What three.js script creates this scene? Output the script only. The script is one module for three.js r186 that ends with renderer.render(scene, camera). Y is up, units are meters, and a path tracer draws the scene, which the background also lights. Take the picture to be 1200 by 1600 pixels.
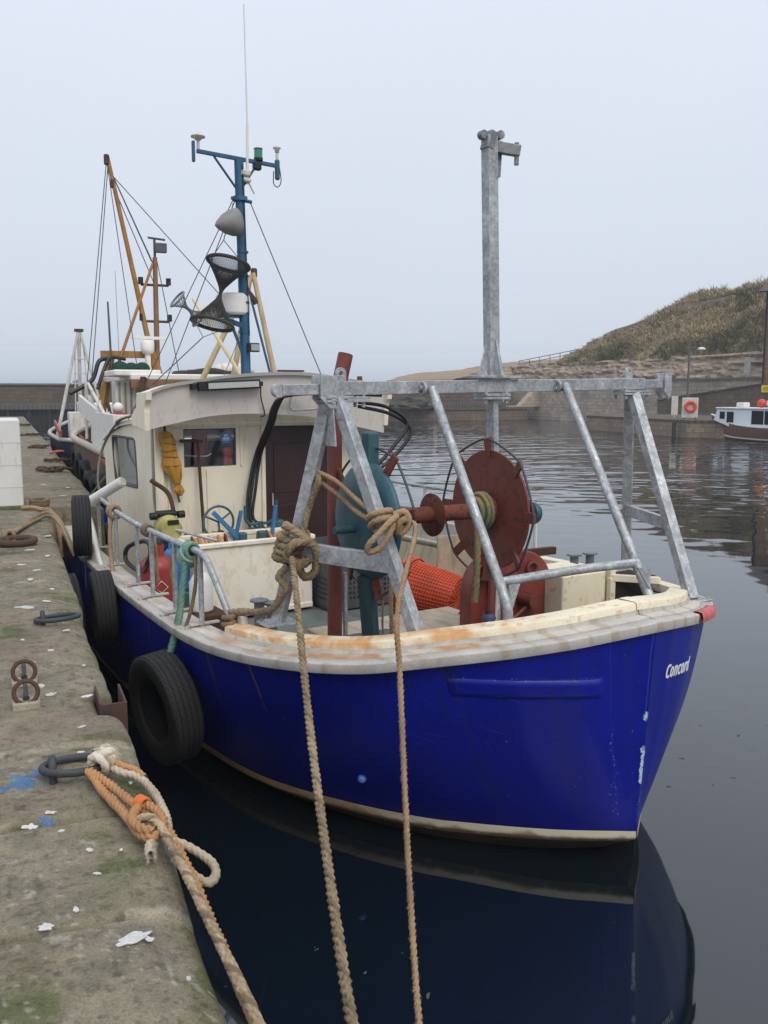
import * as THREE from 'three';
import { mergeGeometries, mergeVertices } from 'three/addons/utils/BufferGeometryUtils.js';
import { RoundedBoxGeometry } from 'three/addons/geometries/RoundedBoxGeometry.js';
import { FontLoader } from 'three/addons/loaders/FontLoader.js';
import { TextGeometry } from 'three/addons/geometries/TextGeometry.js';

// ---------------------------------------------------------------- camera, sky, sun, exposure
const scene = new THREE.Scene();
const V = (x, y, z) => new THREE.Vector3(x, y, z);
const camera = new THREE.PerspectiveCamera(60.1, 3 / 4, 0.1, 6000);
camera.position.set(0, 3.2, 0);
{
  const yaw = 23.268 * Math.PI / 180, p = 7.619 * Math.PI / 180;
  camera.lookAt(Math.sin(yaw) * Math.cos(p), 3.2 - Math.sin(p), -Math.cos(yaw) * Math.cos(p));
}
const renderer = new THREE.WebGLRenderer({ antialias: true });
renderer.toneMapping = THREE.LinearToneMapping;
renderer.toneMappingExposure = 1.12;
renderer.shadowMap.enabled = true;
let seed = 12345;
const rnd = () => { seed = (seed * 1664525 + 1013904223) >>> 0; return seed / 4294967296; };
const rr = (a, b) => a + (b - a) * rnd();
const lerp = (a, b, t) => a + (b - a) * t, clamp = (x, a = 0, b = 1) => Math.min(b, Math.max(a, x));
const sst = (a, b, x) => { const t = clamp((x - a) / (b - a)); return t * t * (3 - 2 * t); };
const hsh = (x, y, s) => { let n = Math.imul(x, 374761393) + Math.imul(y, 668265263) + Math.imul(s, 974634777) | 0; n = Math.imul(n ^ (n >>> 13), 1274126177); return ((n ^ (n >>> 16)) >>> 0) / 4294967296; };
function vn(x, y, s = 1, per = 0) {               // value noise, tileable when per > 0
  let xi = Math.floor(x), yi = Math.floor(y); const fx = x - xi, fy = y - yi, u = fx * fx * (3 - 2 * fx), v = fy * fy * (3 - 2 * fy);
  let x1 = xi + 1, y1 = yi + 1;
  if (per) { xi = ((xi % per) + per) % per; yi = ((yi % per) + per) % per; x1 = ((x1 % per) + per) % per; y1 = ((y1 % per) + per) % per; }
  return lerp(lerp(hsh(xi, yi, s), hsh(x1, yi, s), u), lerp(hsh(xi, y1, s), hsh(x1, y1, s), u), v);
}
function fbm(x, y, s = 1, oct = 4, per = 0) { let a = 0, w = 0.5, f = 1, t = 0; for (let i = 0; i < oct; i++) { a += w * vn(x * f, y * f, s + i, per ? per * f : 0); t += w; w *= 0.5; f *= 2; } return a / t; }
const interp = (xs, ys, x) => { if (x <= xs[0]) return ys[0]; for (let i = 1; i < xs.length; i++) if (x <= xs[i]) { const t = (x - xs[i - 1]) / (xs[i] - xs[i - 1]); return lerp(ys[i - 1], ys[i], t); } return ys[ys.length - 1]; };
{ // overcast sky: a thin, even, slightly mottled cloud sheet
  const w = 512, h = 256, d = new Float32Array(w * h * 4);
  for (let j = 0; j < h; j++) for (let i = 0; i < w; i++) {
    const el = ((j + 0.5) / h - 0.5) * Math.PI, az = i / w * Math.PI * 2;
    const e = Math.max(0, Math.sin(el));
    const wx = Math.cos(az) * Math.cos(el), wz = Math.sin(az) * Math.cos(el), m = 1 + 0.07 * (fbm(wx * 2.2 + 5 + e, wz * 2.2 + 9 + e * 3, 19, 4) - 0.5);
    const L = 0.645 * (1 + 0.45 * e) * m, t = Math.min(1, e * 2.2);
    const o = (j * w + i) * 4;
    d[o] = L * (0.91 + 0.02 * t); d[o + 1] = L; d[o + 2] = L * (1.12 + 0.03 * t); d[o + 3] = 1;
  }
  const sky = new THREE.DataTexture(d, w, h, THREE.RGBAFormat, THREE.FloatType);
  sky.mapping = THREE.EquirectangularReflectionMapping; sky.magFilter = THREE.LinearFilter; sky.minFilter = THREE.LinearFilter; sky.needsUpdate = true;
  scene.background = sky; scene.environment = sky;
}
const sun = new THREE.DirectionalLight(0xfff4e4, 1.5);
sun.position.set(8, 42, 28); sun.target.position.set(3, 0, -9);
sun.castShadow = true; sun.shadow.radius = 60;
Object.assign(sun.shadow.camera, { left: -40, right: 40, top: 40, bottom: -40, near: 1, far: 160 });
sun.shadow.mapSize.set(2048, 2048);
scene.add(sun, sun.target);

// ---------------------------------------------------------------- helpers
function interpS(xs, ys, x) {                      // smooth (Hermite) interpolation
  const n = xs.length; if (x <= xs[0]) return ys[0]; if (x >= xs[n - 1]) return ys[n - 1];
  let i = 1; while (x > xs[i]) i++;
  const sl = (k) => k <= 0 ? (ys[1] - ys[0]) / (xs[1] - xs[0]) : k >= n - 1 ? (ys[n - 1] - ys[n - 2]) / (xs[n - 1] - xs[n - 2]) : (ys[k + 1] - ys[k - 1]) / (xs[k + 1] - xs[k - 1]);
  const h = xs[i] - xs[i - 1], t = (x - xs[i - 1]) / h, t2 = t * t, t3 = t2 * t;
  return (2 * t3 - 3 * t2 + 1) * ys[i - 1] + (t3 - 2 * t2 + t) * h * sl(i - 1) + (-2 * t3 + 3 * t2) * ys[i] + (t3 - t2) * h * sl(i);
}
function dtex(n, fn, rep = 1, srgb = true) {       // square texture computed pixel by pixel; fn(u, v) -> [r, g, b] or grey, 0..1
  const d = new Uint8Array(n * n * 4);
  for (let j = 0; j < n; j++) for (let i = 0; i < n; i++) {
    let c = fn(i / n, j / n); if (typeof c === 'number') c = [c, c, c];
    const o = (j * n + i) * 4; d[o] = clamp(c[0]) * 255; d[o + 1] = clamp(c[1]) * 255; d[o + 2] = clamp(c[2]) * 255; d[o + 3] = 255;
  }
  const t = new THREE.DataTexture(d, n, n); t.wrapS = t.wrapT = THREE.RepeatWrapping; t.magFilter = THREE.LinearFilter; t.minFilter = THREE.LinearMipmapLinearFilter; t.generateMipmaps = true;
  if (srgb) t.colorSpace = THREE.SRGBColorSpace; t.repeat.set(rep, rep); t.needsUpdate = true; return t;
}
const mix3 = (a, b, t) => [lerp(a[0], b[0], t), lerp(a[1], b[1], t), lerp(a[2], b[2], t)];
const hex = (h) => [(h >> 16 & 255) / 255, (h >> 8 & 255) / 255, (h & 255) / 255];

const used = {};
function numbered(n) { if (!(n in used)) { used[n] = 0; return n; } used[n]++; return n + '_' + String(used[n]).padStart(3, '0'); }
function boxUV(g, k = 1) {                         // uv in metres from the dominant axis of each face
  if (g.index) g = g.toNonIndexed();
  const p = g.attributes.position, n = p.count, uv = new Float32Array(n * 2), a = V(), b = V(), c = V(), N = V();
  for (let i = 0; i < n; i += 3) {
    a.fromBufferAttribute(p, i); b.fromBufferAttribute(p, i + 1); c.fromBufferAttribute(p, i + 2);
    N.subVectors(b, a).cross(c.clone().sub(a)); const x = Math.abs(N.x), y = Math.abs(N.y), z = Math.abs(N.z);
    for (let q = 0; q < 3; q++) {
      const o = i + q; let u, v;
      if (y >= x && y >= z) { u = p.getX(o); v = p.getZ(o); } else if (x >= z) { u = p.getZ(o); v = p.getY(o); } else { u = p.getX(o); v = p.getY(o); }
      uv[o * 2] = u * k; uv[o * 2 + 1] = v * k;
    }
  }
  g.setAttribute('uv', new THREE.BufferAttribute(uv, 2)); return g;
}
function prep(gs, keepUV) {
  gs = (Array.isArray(gs) ? gs : [gs]).map((g) => {
    if (!keepUV) g = boxUV(g); else if (g.index) g = g.toNonIndexed();
    for (const k of Object.keys(g.attributes)) if (!['position', 'normal', 'uv', 'color'].includes(k)) g.deleteAttribute(k);
    return g;
  });
  return gs.length > 1 ? mergeGeometries(gs) : gs[0];
}
function mesh(name, gs, mat, parent = scene, keepUV = false) {   // one named mesh from one or several geometries
  const m = new THREE.Mesh(prep(gs, keepUV), mat); m.name = parent === scene ? numbered(name) : name; m.castShadow = m.receiveShadow = true; parent.add(m); return m;
}
function tag(o, label, category, group) { Object.assign(o.userData, { label, category }); if (group) o.userData.group = group; return o; }
function thing(name, label, category, pos = [0, 0, 0], turn = 0, group) {
  const o = new THREE.Group(); o.name = numbered(name); o.position.set(...pos); o.rotation.y = turn; scene.add(o); return tag(o, label, category, group);
}
function structure(o) { o.userData.kind = 'structure'; return o; }
function dup(root, pos, turn, label) { const r = root.clone(); r.name = numbered(root.name.replace(/_\d+$/, '')); r.userData = { ...root.userData }; scene.add(r); r.position.set(...pos); r.rotation.y = turn; if (label) r.userData.label = label; return r; }

const box = (w, h, d, x = 0, y = 0, z = 0, r = 0) => (r ? new RoundedBoxGeometry(w, h, d, 2, r) : new THREE.BoxGeometry(w, h, d)).translate(x, y, z);
const M4 = new THREE.Matrix4();
function orient(g, p, q, up = V(0, 1, 0)) {        // geometry built along +Y, centred, moved to the segment p-q with its local x as near to `up` x dir as it can be
  const d = q.clone().sub(p), y = d.clone().normalize(); let x = up.clone().cross(y); if (x.lengthSq() < 1e-6) x = V(1, 0, 0).cross(y); if (x.lengthSq() < 1e-6) x = V(0, 0, 1); x.normalize();
  const z = x.clone().cross(y);
  M4.makeBasis(x, y, z); M4.setPosition(p.clone().add(q).multiplyScalar(0.5)); return g.applyMatrix4(M4);
}
const v3 = (a) => a.isVector3 ? a : V(...a);
function bar(p, q, w, h = w, r = 0.006, up) { p = v3(p); q = v3(q); const L = p.distanceTo(q); return orient(r ? new RoundedBoxGeometry(w, L, h, 2, Math.min(r, w / 2.2, h / 2.2)) : new THREE.BoxGeometry(w, L, h), p, q, up); }
function rod(p, q, r, r2 = r, seg = 12) { p = v3(p); q = v3(q); return orient(new THREE.CylinderGeometry(r2, r, p.distanceTo(q), seg), p, q); }
function pipe(pts, r, seg = 10, steps, closed = false, tension = 0.5) { pts = pts.map(v3); const c = new THREE.CatmullRomCurve3(pts, closed, 'catmullrom', tension); return new THREE.TubeGeometry(c, steps || pts.length * 8, r, seg, closed); }
function poly(pts, depth, bevel = 0) { const s = new THREE.Shape(); pts.forEach(([x, y], i) => i ? s.lineTo(x, y) : s.moveTo(x, y)); s.closePath(); return new THREE.ExtrudeGeometry(s, { depth, bevelEnabled: bevel > 0, bevelSize: bevel, bevelThickness: bevel, bevelSegments: 2, curveSegments: 8 }); }
const disc = (r, t, axis = 'x', seg = 32) => { const g = new THREE.CylinderGeometry(r, r, t, seg); if (axis === 'x') g.rotateZ(Math.PI / 2); if (axis === 'z') g.rotateX(Math.PI / 2); return g; };
const ring = (R, r, axis = 'x', a = 24, b = 8) => { const g = new THREE.TorusGeometry(R, r, b, a); if (axis === 'x') g.rotateY(Math.PI / 2); if (axis === 'y') g.rotateX(Math.PI / 2); return g; };
const bolt = (x, y, z, axis = 'y', r = 0.012) => { const g = new THREE.CylinderGeometry(r, r, 0.016, 6); if (axis === 'x') g.rotateZ(Math.PI / 2); if (axis === 'z') g.rotateX(Math.PI / 2); return g.translate(x, y, z); };
function lathe(pts, seg = 24) { return new THREE.LatheGeometry(pts.map(([r, y]) => new THREE.Vector2(Math.max(r, 1e-4), y)), seg); }
function colourise(g, fn) {                        // vertex colours (linear) from position
  const p = g.attributes.position, c = new Float32Array(p.count * 3), v = V();
  for (let i = 0; i < p.count; i++) { v.fromBufferAttribute(p, i); const q = fn(v, i); c[i * 3] = q[0]; c[i * 3 + 1] = q[1]; c[i * 3 + 2] = q[2]; }
  g.setAttribute('color', new THREE.BufferAttribute(c, 3)); return g;
}
function rope(pts, r, o = {}) {                    // laid or plaited rope with its strands modelled in the surface
  const { kind = 'laid', pitch = r * 6, col = [0.36, 0.25, 0.14], col2 = [0.24, 0.17, 0.1], seg = kind === 'laid' ? 21 : 28, step = r * (kind === 'laid' ? 0.42 : 0.3), closed = false, tension = 0.5, depth = 0.3 } = o;
  const c = new THREE.CatmullRomCurve3(pts.map(v3), closed, 'catmullrom', tension), L = c.getLength(), n = Math.min(2600, Math.max(8, Math.ceil(L / step)));
  c.arcLengthDivisions = Math.max(200, n); c.updateArcLengths();
  const fr = c.computeFrenetFrames(n, closed), P = [], C = [], I = [], U = [];
  for (let i = 0; i <= n; i++) {
    const q = c.getPointAt(i / n), s = i / n * L, wob = 1 + 0.1 * (vn(s / r * 0.35, 3.7, 5) - 0.5) * 2 + 0.14 * (fbm(s / r * 0.07, 1.7, 6, 2) - 0.5), ph = 1.6 * (fbm(s / r * 0.05, 8.3, 15, 2) - 0.5);
    for (let j = 0; j < seg; j++) {
      const th = j / seg * Math.PI * 2; let h;
      if (kind === 'laid') { const x = 1.5 * (th - 2 * Math.PI * s / pitch - ph); h = Math.abs(Math.cos(x)); h = 1 - depth * 1.25 * Math.pow(1 - h, 1.3); }
      else { const a = th / Math.PI * 2 + s / pitch * 2, b = th / Math.PI * 2 - s / pitch * 2, fa = a - Math.floor(a), fb = b - Math.floor(b), top = (Math.floor(a) + Math.floor(b)) & 1, x = top ? fa : fb, w = top ? fb : fa; h = 1 - depth * (1 - Math.pow(Math.sin(Math.PI * x), 0.6) * Math.pow(Math.sin(Math.PI * (0.12 + 0.76 * w)), 0.5)); }
      const R = r * h * wob * (1 + 0.08 * (hsh(i, j, 7) - 0.5));
      const N = fr.normals[i], B = fr.binormals[i], cs = Math.cos(th) * R, sn = Math.sin(th) * R;
      P.push(q.x + N.x * cs + B.x * sn, q.y + N.y * cs + B.y * sn, q.z + N.z * cs + B.z * sn);
      const t = clamp(vn(s / r * 0.9, th * 1.6, 11) * 0.7 + vn(s / r * 0.12, 2, 13) * 0.9 - 0.35 + (hsh(i, j, 9) - 0.5) * 0.5), k2 = mix3(col, col2, kind === 'laid' ? t : clamp(t + (((Math.floor(th / Math.PI * 2 + s / pitch * 2) % 4) + 4) % 4 === 0 ? 0.6 : 0)));
      C.push(...k2); U.push(j / seg, s);
      if (i < n) { const a = i * seg + j, b = i * seg + (j + 1) % seg, e = a + seg, f = b + seg; I.push(a, b, e, b, f, e); }
    }
  }
  const g = new THREE.BufferGeometry(); g.setAttribute('position', new THREE.Float32BufferAttribute(P, 3)); g.setAttribute('color', new THREE.Float32BufferAttribute(C, 3)); g.setAttribute('uv', new THREE.Float32BufferAttribute(U, 2));
  g.setIndex(I); g.computeVertexNormals();
  // end caps
  return g;
}
function fuzz(pts, r, count, len, col = [0.5, 0.36, 0.22]) { // loose fibres standing off a worn rope
  const c = new THREE.CatmullRomCurve3(pts.map(v3)), P = [], C = [];
  for (let i = 0; i < count; i++) {
    const t = rnd(), q = c.getPointAt(t), T = c.getTangentAt(t), d = V(rr(-1, 1), rr(-1, 1), rr(-1, 1)).cross(T).normalize(), w = T.clone().multiplyScalar(0.0011), e = d.clone().multiplyScalar(r + len * rr(0.3, 1)).addScaledVector(T, len * rr(-1, 1)), b = d.clone().multiplyScalar(r * 0.7);
    for (const k of [b.clone().sub(w), b.clone().add(w), e]) P.push(q.x + k.x, q.y + k.y, q.z + k.z);
    for (let k = 0; k < 3; k++) C.push(...col);
  }
  const g = new THREE.BufferGeometry(); g.setAttribute('position', new THREE.Float32BufferAttribute(P, 3)); g.setAttribute('color', new THREE.Float32BufferAttribute(C, 3)); g.setAttribute('uv', new THREE.Float32BufferAttribute(new Array(P.length / 3 * 2).fill(0), 2)); g.computeVertexNormals(); return g;
}
function gridSurf(nu, nv, fn, flip = false) {      // parametric sheet, fn(u, v) -> [x, y, z]
  const P = [], U = [], I = [];
  for (let j = 0; j <= nv; j++) for (let i = 0; i <= nu; i++) { const q = fn(i / nu, j / nv); P.push(q[0], q[1], q[2]); U.push(q[3] ?? i / nu, q[4] ?? j / nv); }
  for (let j = 0; j < nv; j++) for (let i = 0; i < nu; i++) { const a = j * (nu + 1) + i, b = a + 1, c = a + nu + 1, d = c + 1; flip ? I.push(a, c, b, b, c, d) : I.push(a, b, c, b, d, c); }
  const g = new THREE.BufferGeometry(); g.setAttribute('position', new THREE.Float32BufferAttribute(P, 3)); g.setAttribute('uv', new THREE.Float32BufferAttribute(U, 2)); g.setIndex(I); g.computeVertexNormals(); return g;
}

// ---------------------------------------------------------------- textures and materials
const S = (o) => new THREE.MeshStandardMaterial(o), PM = (o) => new THREE.MeshPhysicalMaterial(o);
const rgb = (r, g, b) => new THREE.Color().setRGB(r, g, b);
const tGrain = dtex(512, (u, v) => { const a = fbm(u * 8, v * 8, 3, 5, 8), b = vn(u * 128, v * 128, 9, 128); return 0.72 + 0.3 * a + 0.1 * (b - 0.5); });
const tScuff = dtex(512, (u, v) => { // worn paint: smudges, stains, fine flecks
  const a = fbm(u * 6, v * 6, 21, 5, 6), b = vn(u * 100, v * 100, 8, 100), s = sst(0.56, 0.74, fbm(u * 12, v * 4, 31, 4, 4)), fl = vn(u * 64, v * 64, 77, 64) > 0.93 ? 0.25 : 0;
  return mix3([0.86 + 0.16 * a, 0.86 + 0.16 * a, 0.86 + 0.16 * a], [0.76, 0.7, 0.6], clamp(s * 0.4 + fl)).map((q) => q + 0.05 * (b - 0.5));
});
const tGalv = dtex(512, (u, v) => { const a = fbm(u * 10, v * 10, 41, 4, 10), c = hsh(Math.floor(u * 48 + 1.5 * vn(u * 24, v * 24, 5, 24)), Math.floor(v * 48 + 1.5 * vn(u * 24, v * 24, 6, 24)), 3), w = sst(0.6, 0.75, fbm(u * 14, v * 14, 44, 3, 14)); const q = 0.66 + 0.26 * a + 0.14 * (c - 0.5) + 0.1 * w; return [q, q * 1.005, q * 1.01]; });
const tGalvR = dtex(256, (u, v) => 0.35 + 0.4 * fbm(u * 16, v * 16, 47, 3, 16), 1, false);
const tRust = dtex(512, (u, v) => { const a = fbm(u * 8, v * 8, 51, 5, 8), b = fbm(u * 32, v * 32, 57, 3, 32); return mix3(mix3(hex(0x5e3024), hex(0x7b4430), a), hex(0x3a1d18), sst(0.52, 0.7, b) * 0.6).map((q) => q * (0.85 + 0.3 * vn(u * 150, v * 150, 3, 150))); });
const tMaroon = dtex(512, (u, v) => { const a = fbm(u * 8, v * 8, 61, 5, 8), b = fbm(u * 24, v * 24, 67, 3, 24); return mix3(mix3(hex(0x6a3127), hex(0x7a4034), a), hex(0x4d3228), sst(0.56, 0.72, b) * 0.7).map((q) => q * (0.92 + 0.14 * vn(u * 140, v * 140, 3, 140))); });
const tWood = dtex(512, (u, v) => { const g = fbm(u * 2 + 0.1 * fbm(u * 4, v * 4, 3, 3, 4), v * 60, 71, 3, 0), a = fbm(u * 5, v * 5, 75, 4, 5); return mix3([0.62, 0.56, 0.47], [0.42, 0.36, 0.29], clamp(g * 0.8 + a * 0.5 - 0.2)); });
const tCream = dtex(512, (u, v) => { const a = fbm(u * 5, v * 5, 81, 5, 5), s = sst(0.55, 0.78, fbm(u * 9, v * 3, 85, 4, 3)), r = sst(0.66, 0.8, fbm(u * 14, v * 14, 88, 4, 14)); let c = mix3(hex(0xebe3cb), hex(0xded4b8), a); c = mix3(c, hex(0xbfa876), s * 0.4); return mix3(c, hex(0xb07a3c), r * 0.35).map((q) => q * (0.97 + 0.05 * vn(u * 130, v * 130, 3, 130))); });
const tGrp = dtex(512, (u, v) => { const a = fbm(u * 5, v * 5, 83, 5, 5), s = sst(0.58, 0.8, fbm(u * 16, v * 3, 87, 4, 3)); return mix3(mix3([1, 1, 1], [0.93, 0.92, 0.9], a), [0.78, 0.72, 0.6], s * 0.35); });
const tRubber = dtex(256, (u, v) => { const a = fbm(u * 8, v * 8, 91, 4, 8), s = sst(0.62, 0.8, fbm(u * 20, v * 20, 95, 3, 20)); return mix3([0.62, 0.62, 0.62], [1, 0.97, 0.9], clamp(a * 0.35 + s * 0.5)); });
const tStoneB = dtex(1024, (u, v) => 0.5 * fbm(u * 24, v * 24, 101, 5, 24) + 0.28 * vn(u * 256, v * 256, 107, 256) + 0.22 * fbm(u * 96, v * 96, 109, 2, 96), 1, false);
const tStoneC = dtex(1024, (u, v) => { const a = fbm(u * 16, v * 16, 111, 5, 16), b = vn(u * 220, v * 220, 117, 220), c = vn(u * 400, v * 400, 118, 400), p = sst(0.63, 0.7, fbm(u * 60, v * 60, 113, 2, 60)), w = vn(u * 70, v * 70, 119, 70) > 0.955 ? 1 : 0; let q = 0.86 + 0.2 * (a - 0.5) + 0.13 * (b - 0.5) + 0.12 * (c - 0.5) - 0.1 * p; q += w * 0.08; return [q, q, q * 0.98]; });
const tBin = dtex(512, (u, v) => { const a = fbm(u * 3, v * 3, 131, 5, 3), s = sst(0.5, 0.75, fbm(u * 5, v * 5, 135, 5, 5)), r = sst(0.6, 0.75, fbm(u * 20, v * 10, 138, 3, 10)); return mix3(mix3(mix3([0.95, 0.93, 0.88], [0.9, 0.87, 0.79], a), [0.8, 0.73, 0.6], s * 0.35), [0.66, 0.56, 0.42], r * 0.16); });
const tFab = dtex(256, (u, v) => 0.82 + 0.2 * fbm(u * 8, v * 8, 121, 4, 8) - 0.1 * ((Math.floor(u * 64) + Math.floor(v * 64)) % 2), 1);
const mat = {
  galv: S({ color: rgb(0.63, 0.66, 0.68), map: tGalv, roughnessMap: tGalvR, roughness: 1, metalness: 0.35 }),
  galvDark: S({ color: rgb(0.36, 0.38, 0.39), map: tGalv, roughnessMap: tGalvR, roughness: 1, metalness: 0.35 }),
  rust: S({ map: tRust, roughness: 0.85, bumpMap: tGrain, bumpScale: 0.002 }),
  maroon: S({ map: tMaroon, roughness: 0.6, bumpMap: tGrain, bumpScale: 0.0015 }),
  redPipe: S({ color: 0x84473d, map: tGrain, roughness: 0.6 }),
  teal: S({ color: 0x355f6c, map: tScuff, roughness: 0.5, bumpMap: tGrain, bumpScale: 0.0015 }),
  blue: S({ color: 0x3d7fae, map: tScuff, roughness: 0.5 }),
  mastBlue: S({ color: 0x2b6285, map: tGrain, roughness: 0.5 }),
  cream: S({ map: tCream, roughness: 0.6 }),
  wheelhouse: PM({ color: 0xf1ead6, map: tGrp, roughness: 0.42, clearcoat: 0.15, clearcoatRoughness: 0.5 }),
  canopy: S({ color: 0xd4cfcb, map: tGrp, roughness: 0.7 }),
  white: S({ color: 0xe9e9e6, map: tGrp, roughness: 0.5 }),
  whiteDirty: S({ color: 0xd8d6cf, map: tScuff, roughness: 0.7 }),
  grey: S({ color: 0x8d8b86, map: tScuff, roughness: 0.8, bumpMap: tGrain, bumpScale: 0.003 }),
  ledge: S({ color: 0xc4bfb5, map: tScuff, roughness: 0.8, bumpMap: tGrain, bumpScale: 0.003 }),
  deck: S({ color: 0x66706f, map: tScuff, roughness: 0.8 }),
  wood: S({ map: tWood, roughness: 0.85 }),
  woodDark: S({ color: 0x8a7058, map: tWood, roughness: 0.9 }),
  ply: S({ color: 0xb9ac97, map: tScuff, roughness: 0.85 }),
  black: S({ color: 0x17171a, roughness: 0.55 }),
  hose: S({ color: 0x1b1b1d, roughness: 0.4 }),
  rubber: S({ color: 0x2b2c2f, map: tRubber, roughness: 0.75, bumpMap: tGrain, bumpScale: 0.002 }),
  tread: S({ color: 0x333437, map: tRubber, roughness: 0.8, bumpMap: tGrain, bumpScale: 0.003 }),
  door: S({ color: 0x3c2021, map: tGrain, roughness: 0.45 }),
  dark: S({ color: 0x241d19, roughness: 0.9 }),
  rope: S({ color: 0xffffff, vertexColors: true, roughness: 0.95 }),
  iron: S({ color: 0x4c4e55, map: tGrain, roughness: 0.65, metalness: 0.25, bumpMap: tGrain, bumpScale: 0.003 }),
  ironRust: S({ color: 0x5b4338, map: tGrain, roughness: 0.9, bumpMap: tGrain, bumpScale: 0.004 }),
  glass: PM({ color: 0x11161a, roughness: 0.06, metalness: 0, clearcoat: 1, clearcoatRoughness: 0.03 }),
  paneGrey: PM({ color: 0x5d676b, roughness: 0.08, clearcoat: 1, clearcoatRoughness: 0.05 }),
  pane: PM({ color: 0xffffff, roughness: 0.04, transmission: 1, thickness: 0, ior: 1.5 }),
  orange: PM({ color: 0xe65a2c, roughness: 0.45, map: tGrain }),
  red: S({ color: 0xa2403a, map: tScuff, roughness: 0.45 }),
  yellow: S({ color: 0xcf983a, map: tFab, roughness: 0.6 }),
  yellowPaint: S({ color: 0xa97b3e, map: tScuff, roughness: 0.6 }),
  brownPaint: S({ color: 0x8c6a47, map: tScuff, roughness: 0.7 }),
  lime: S({ color: 0xb4b06c, map: tScuff, roughness: 0.45 }),
  net: S({ color: 0x3a3a37, roughness: 0.9 }),
  wire: S({ color: 0x4a4c50, roughness: 0.6, metalness: 0.3 }),
  greenLens: PM({ color: 0x0a7a58, roughness: 0.15, clearcoat: 1 }),
  plasticGrey: S({ color: 0x595c60, map: tGrain, roughness: 0.6 }),
};
// ---------------------------------------------------------------- water
{
  const n = 1536, ext = 150, x0 = -10, z0 = 12;    // bump sheet laid once over the whole harbour, in metres
  const waves = []; for (let i = 0; i < 34; i++) { const lam = i < 22 ? rr(0.38, 1.1) : rr(1.1, 3.2), th = 1.95 + rr(-0.75, 0.75); waves.push([Math.cos(th) * 2 * Math.PI / lam, Math.sin(th) * 2 * Math.PI / lam, rr(0, 6.28), lam * rr(0.6, 1.2)]); }
  let tot = 0; waves.forEach((w) => tot += w[3]);
  const d = new Uint8Array(n * n * 4);
  for (let j = 0; j < n; j++) for (let i = 0; i < n; i++) {
    const x = x0 + (i + 0.5) / n * ext, z = z0 - (j + 0.5) / n * ext;
    const dist = Math.hypot((x - 4) * 0.9, z + 8);
    let a = sst(5, 26, dist) * (0.35 + 0.9 * sst(0.35, 0.7, fbm(x * 0.05 + 3, z * 0.09, 201, 3))); a = 0.028 + 0.9 * a;
    let h = 0; for (const w of waves) h += w[3] * Math.sin(w[0] * x + w[1] * z + w[2] + 0);
    const o = (j * n + i) * 4, q = clamp(0.5 + 1.6 * a * h / tot) * 255; d[o] = d[o + 1] = d[o + 2] = q; d[o + 3] = 255;
  }
  const t = new THREE.DataTexture(d, n, n); t.magFilter = t.minFilter = THREE.LinearFilter; t.needsUpdate = true;
  const g = gridSurf(80, 80, (u, v) => { const x = -30 + 190 * u, z = 20 - 170 * v; return [x, 0, z, (x - x0) / ext, (z0 - z) / ext]; });
  const far = gridSurf(1, 1, (u, v) => { const x = -3000 + 6000 * u, z = 3000 - 6000 * v; return [x, -0.05, z, 0.002, 0.002]; });
  const m = PM({ color: rgb(0.0045, 0.009, 0.012), roughness: 0.03, ior: 1.78, bumpMap: t, bumpScale: 0.062 });
  structure(mesh('water', [g], m, scene, true)); structure(mesh('sea', [far], S({ color: rgb(0.02, 0.03, 0.035), roughness: 0.15 }), scene, true));
}

{ // scraps of weed and scum afloat round the bow
  const gs = []; for (let i = 0; i < 70; i++) { const a = rr(0, 6.28), x = i < 50 ? rr(4.6, 9.5) : rr(0.9, 2.2), z = i < 50 ? rr(-8.5, -3.2) : rr(-4.6, -1.5), r = rr(0.003, 0.012), s = new THREE.Shape(); for (let k = 0; k < 9; k++) { const t = k / 9 * 6.283, q = r * (0.5 + rnd()); k ? s.lineTo(Math.cos(t) * q * 2.2, Math.sin(t) * q * 0.7) : s.moveTo(q * 2.2, 0); } gs.push(new THREE.ShapeGeometry(s).rotateX(-Math.PI / 2).rotateY(a).translate(x, 0.004, z)); }
  const m = mesh('floating_weed', gs, S({ color: 0x4b4f45, roughness: 0.8 })); Object.assign(m.userData, { kind: 'stuff', label: 'scraps of weed and scum floating round the blue bow', category: 'weed' });
}
// ---------------------------------------------------------------- the quay underfoot
scene.fog = new THREE.FogExp2(0xd3dbe6, 0.0009);
const QY = 1.65;
const quay = new THREE.Group(); quay.name = 'quay'; structure(quay); scene.add(quay);
const stoneMat = S({ vertexColors: true, map: tStoneC, roughness: 0.92, bumpMap: tStoneB, bumpScale: 0.0025 });
tStoneC.repeat.set(0.9, 0.9); tStoneB.repeat.set(0.9, 0.9);
const edgeX = (z) => (z > -13.05 ? 0.475 + 0.05 * (fbm(z * 1.7, 4, 301, 3) - 0.5) + 0.05 * sst(-8, -12, z) - 0.095 * sst(-4.40, -4.44, z) * sst(-4.82, -4.76, z) : 1.27 + 0.05 * (fbm(z * 1.1, 8, 302, 3) - 0.5) + 0.02 * (-z - 13) * 0.12);
const jointZ = (z, x) => z + 0.05 * (x + 0.2) + 0.045 * (fbm(x * 3 + z * 7, z, 305, 4) - 0.5);
const blotch = (x, z, cx, cz, r) => sst(r, r * 0.35, Math.hypot(x - cx, z - cz) + r * 1.1 * (fbm(x * 14, z * 14, 330, 3) - 0.5));
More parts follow.
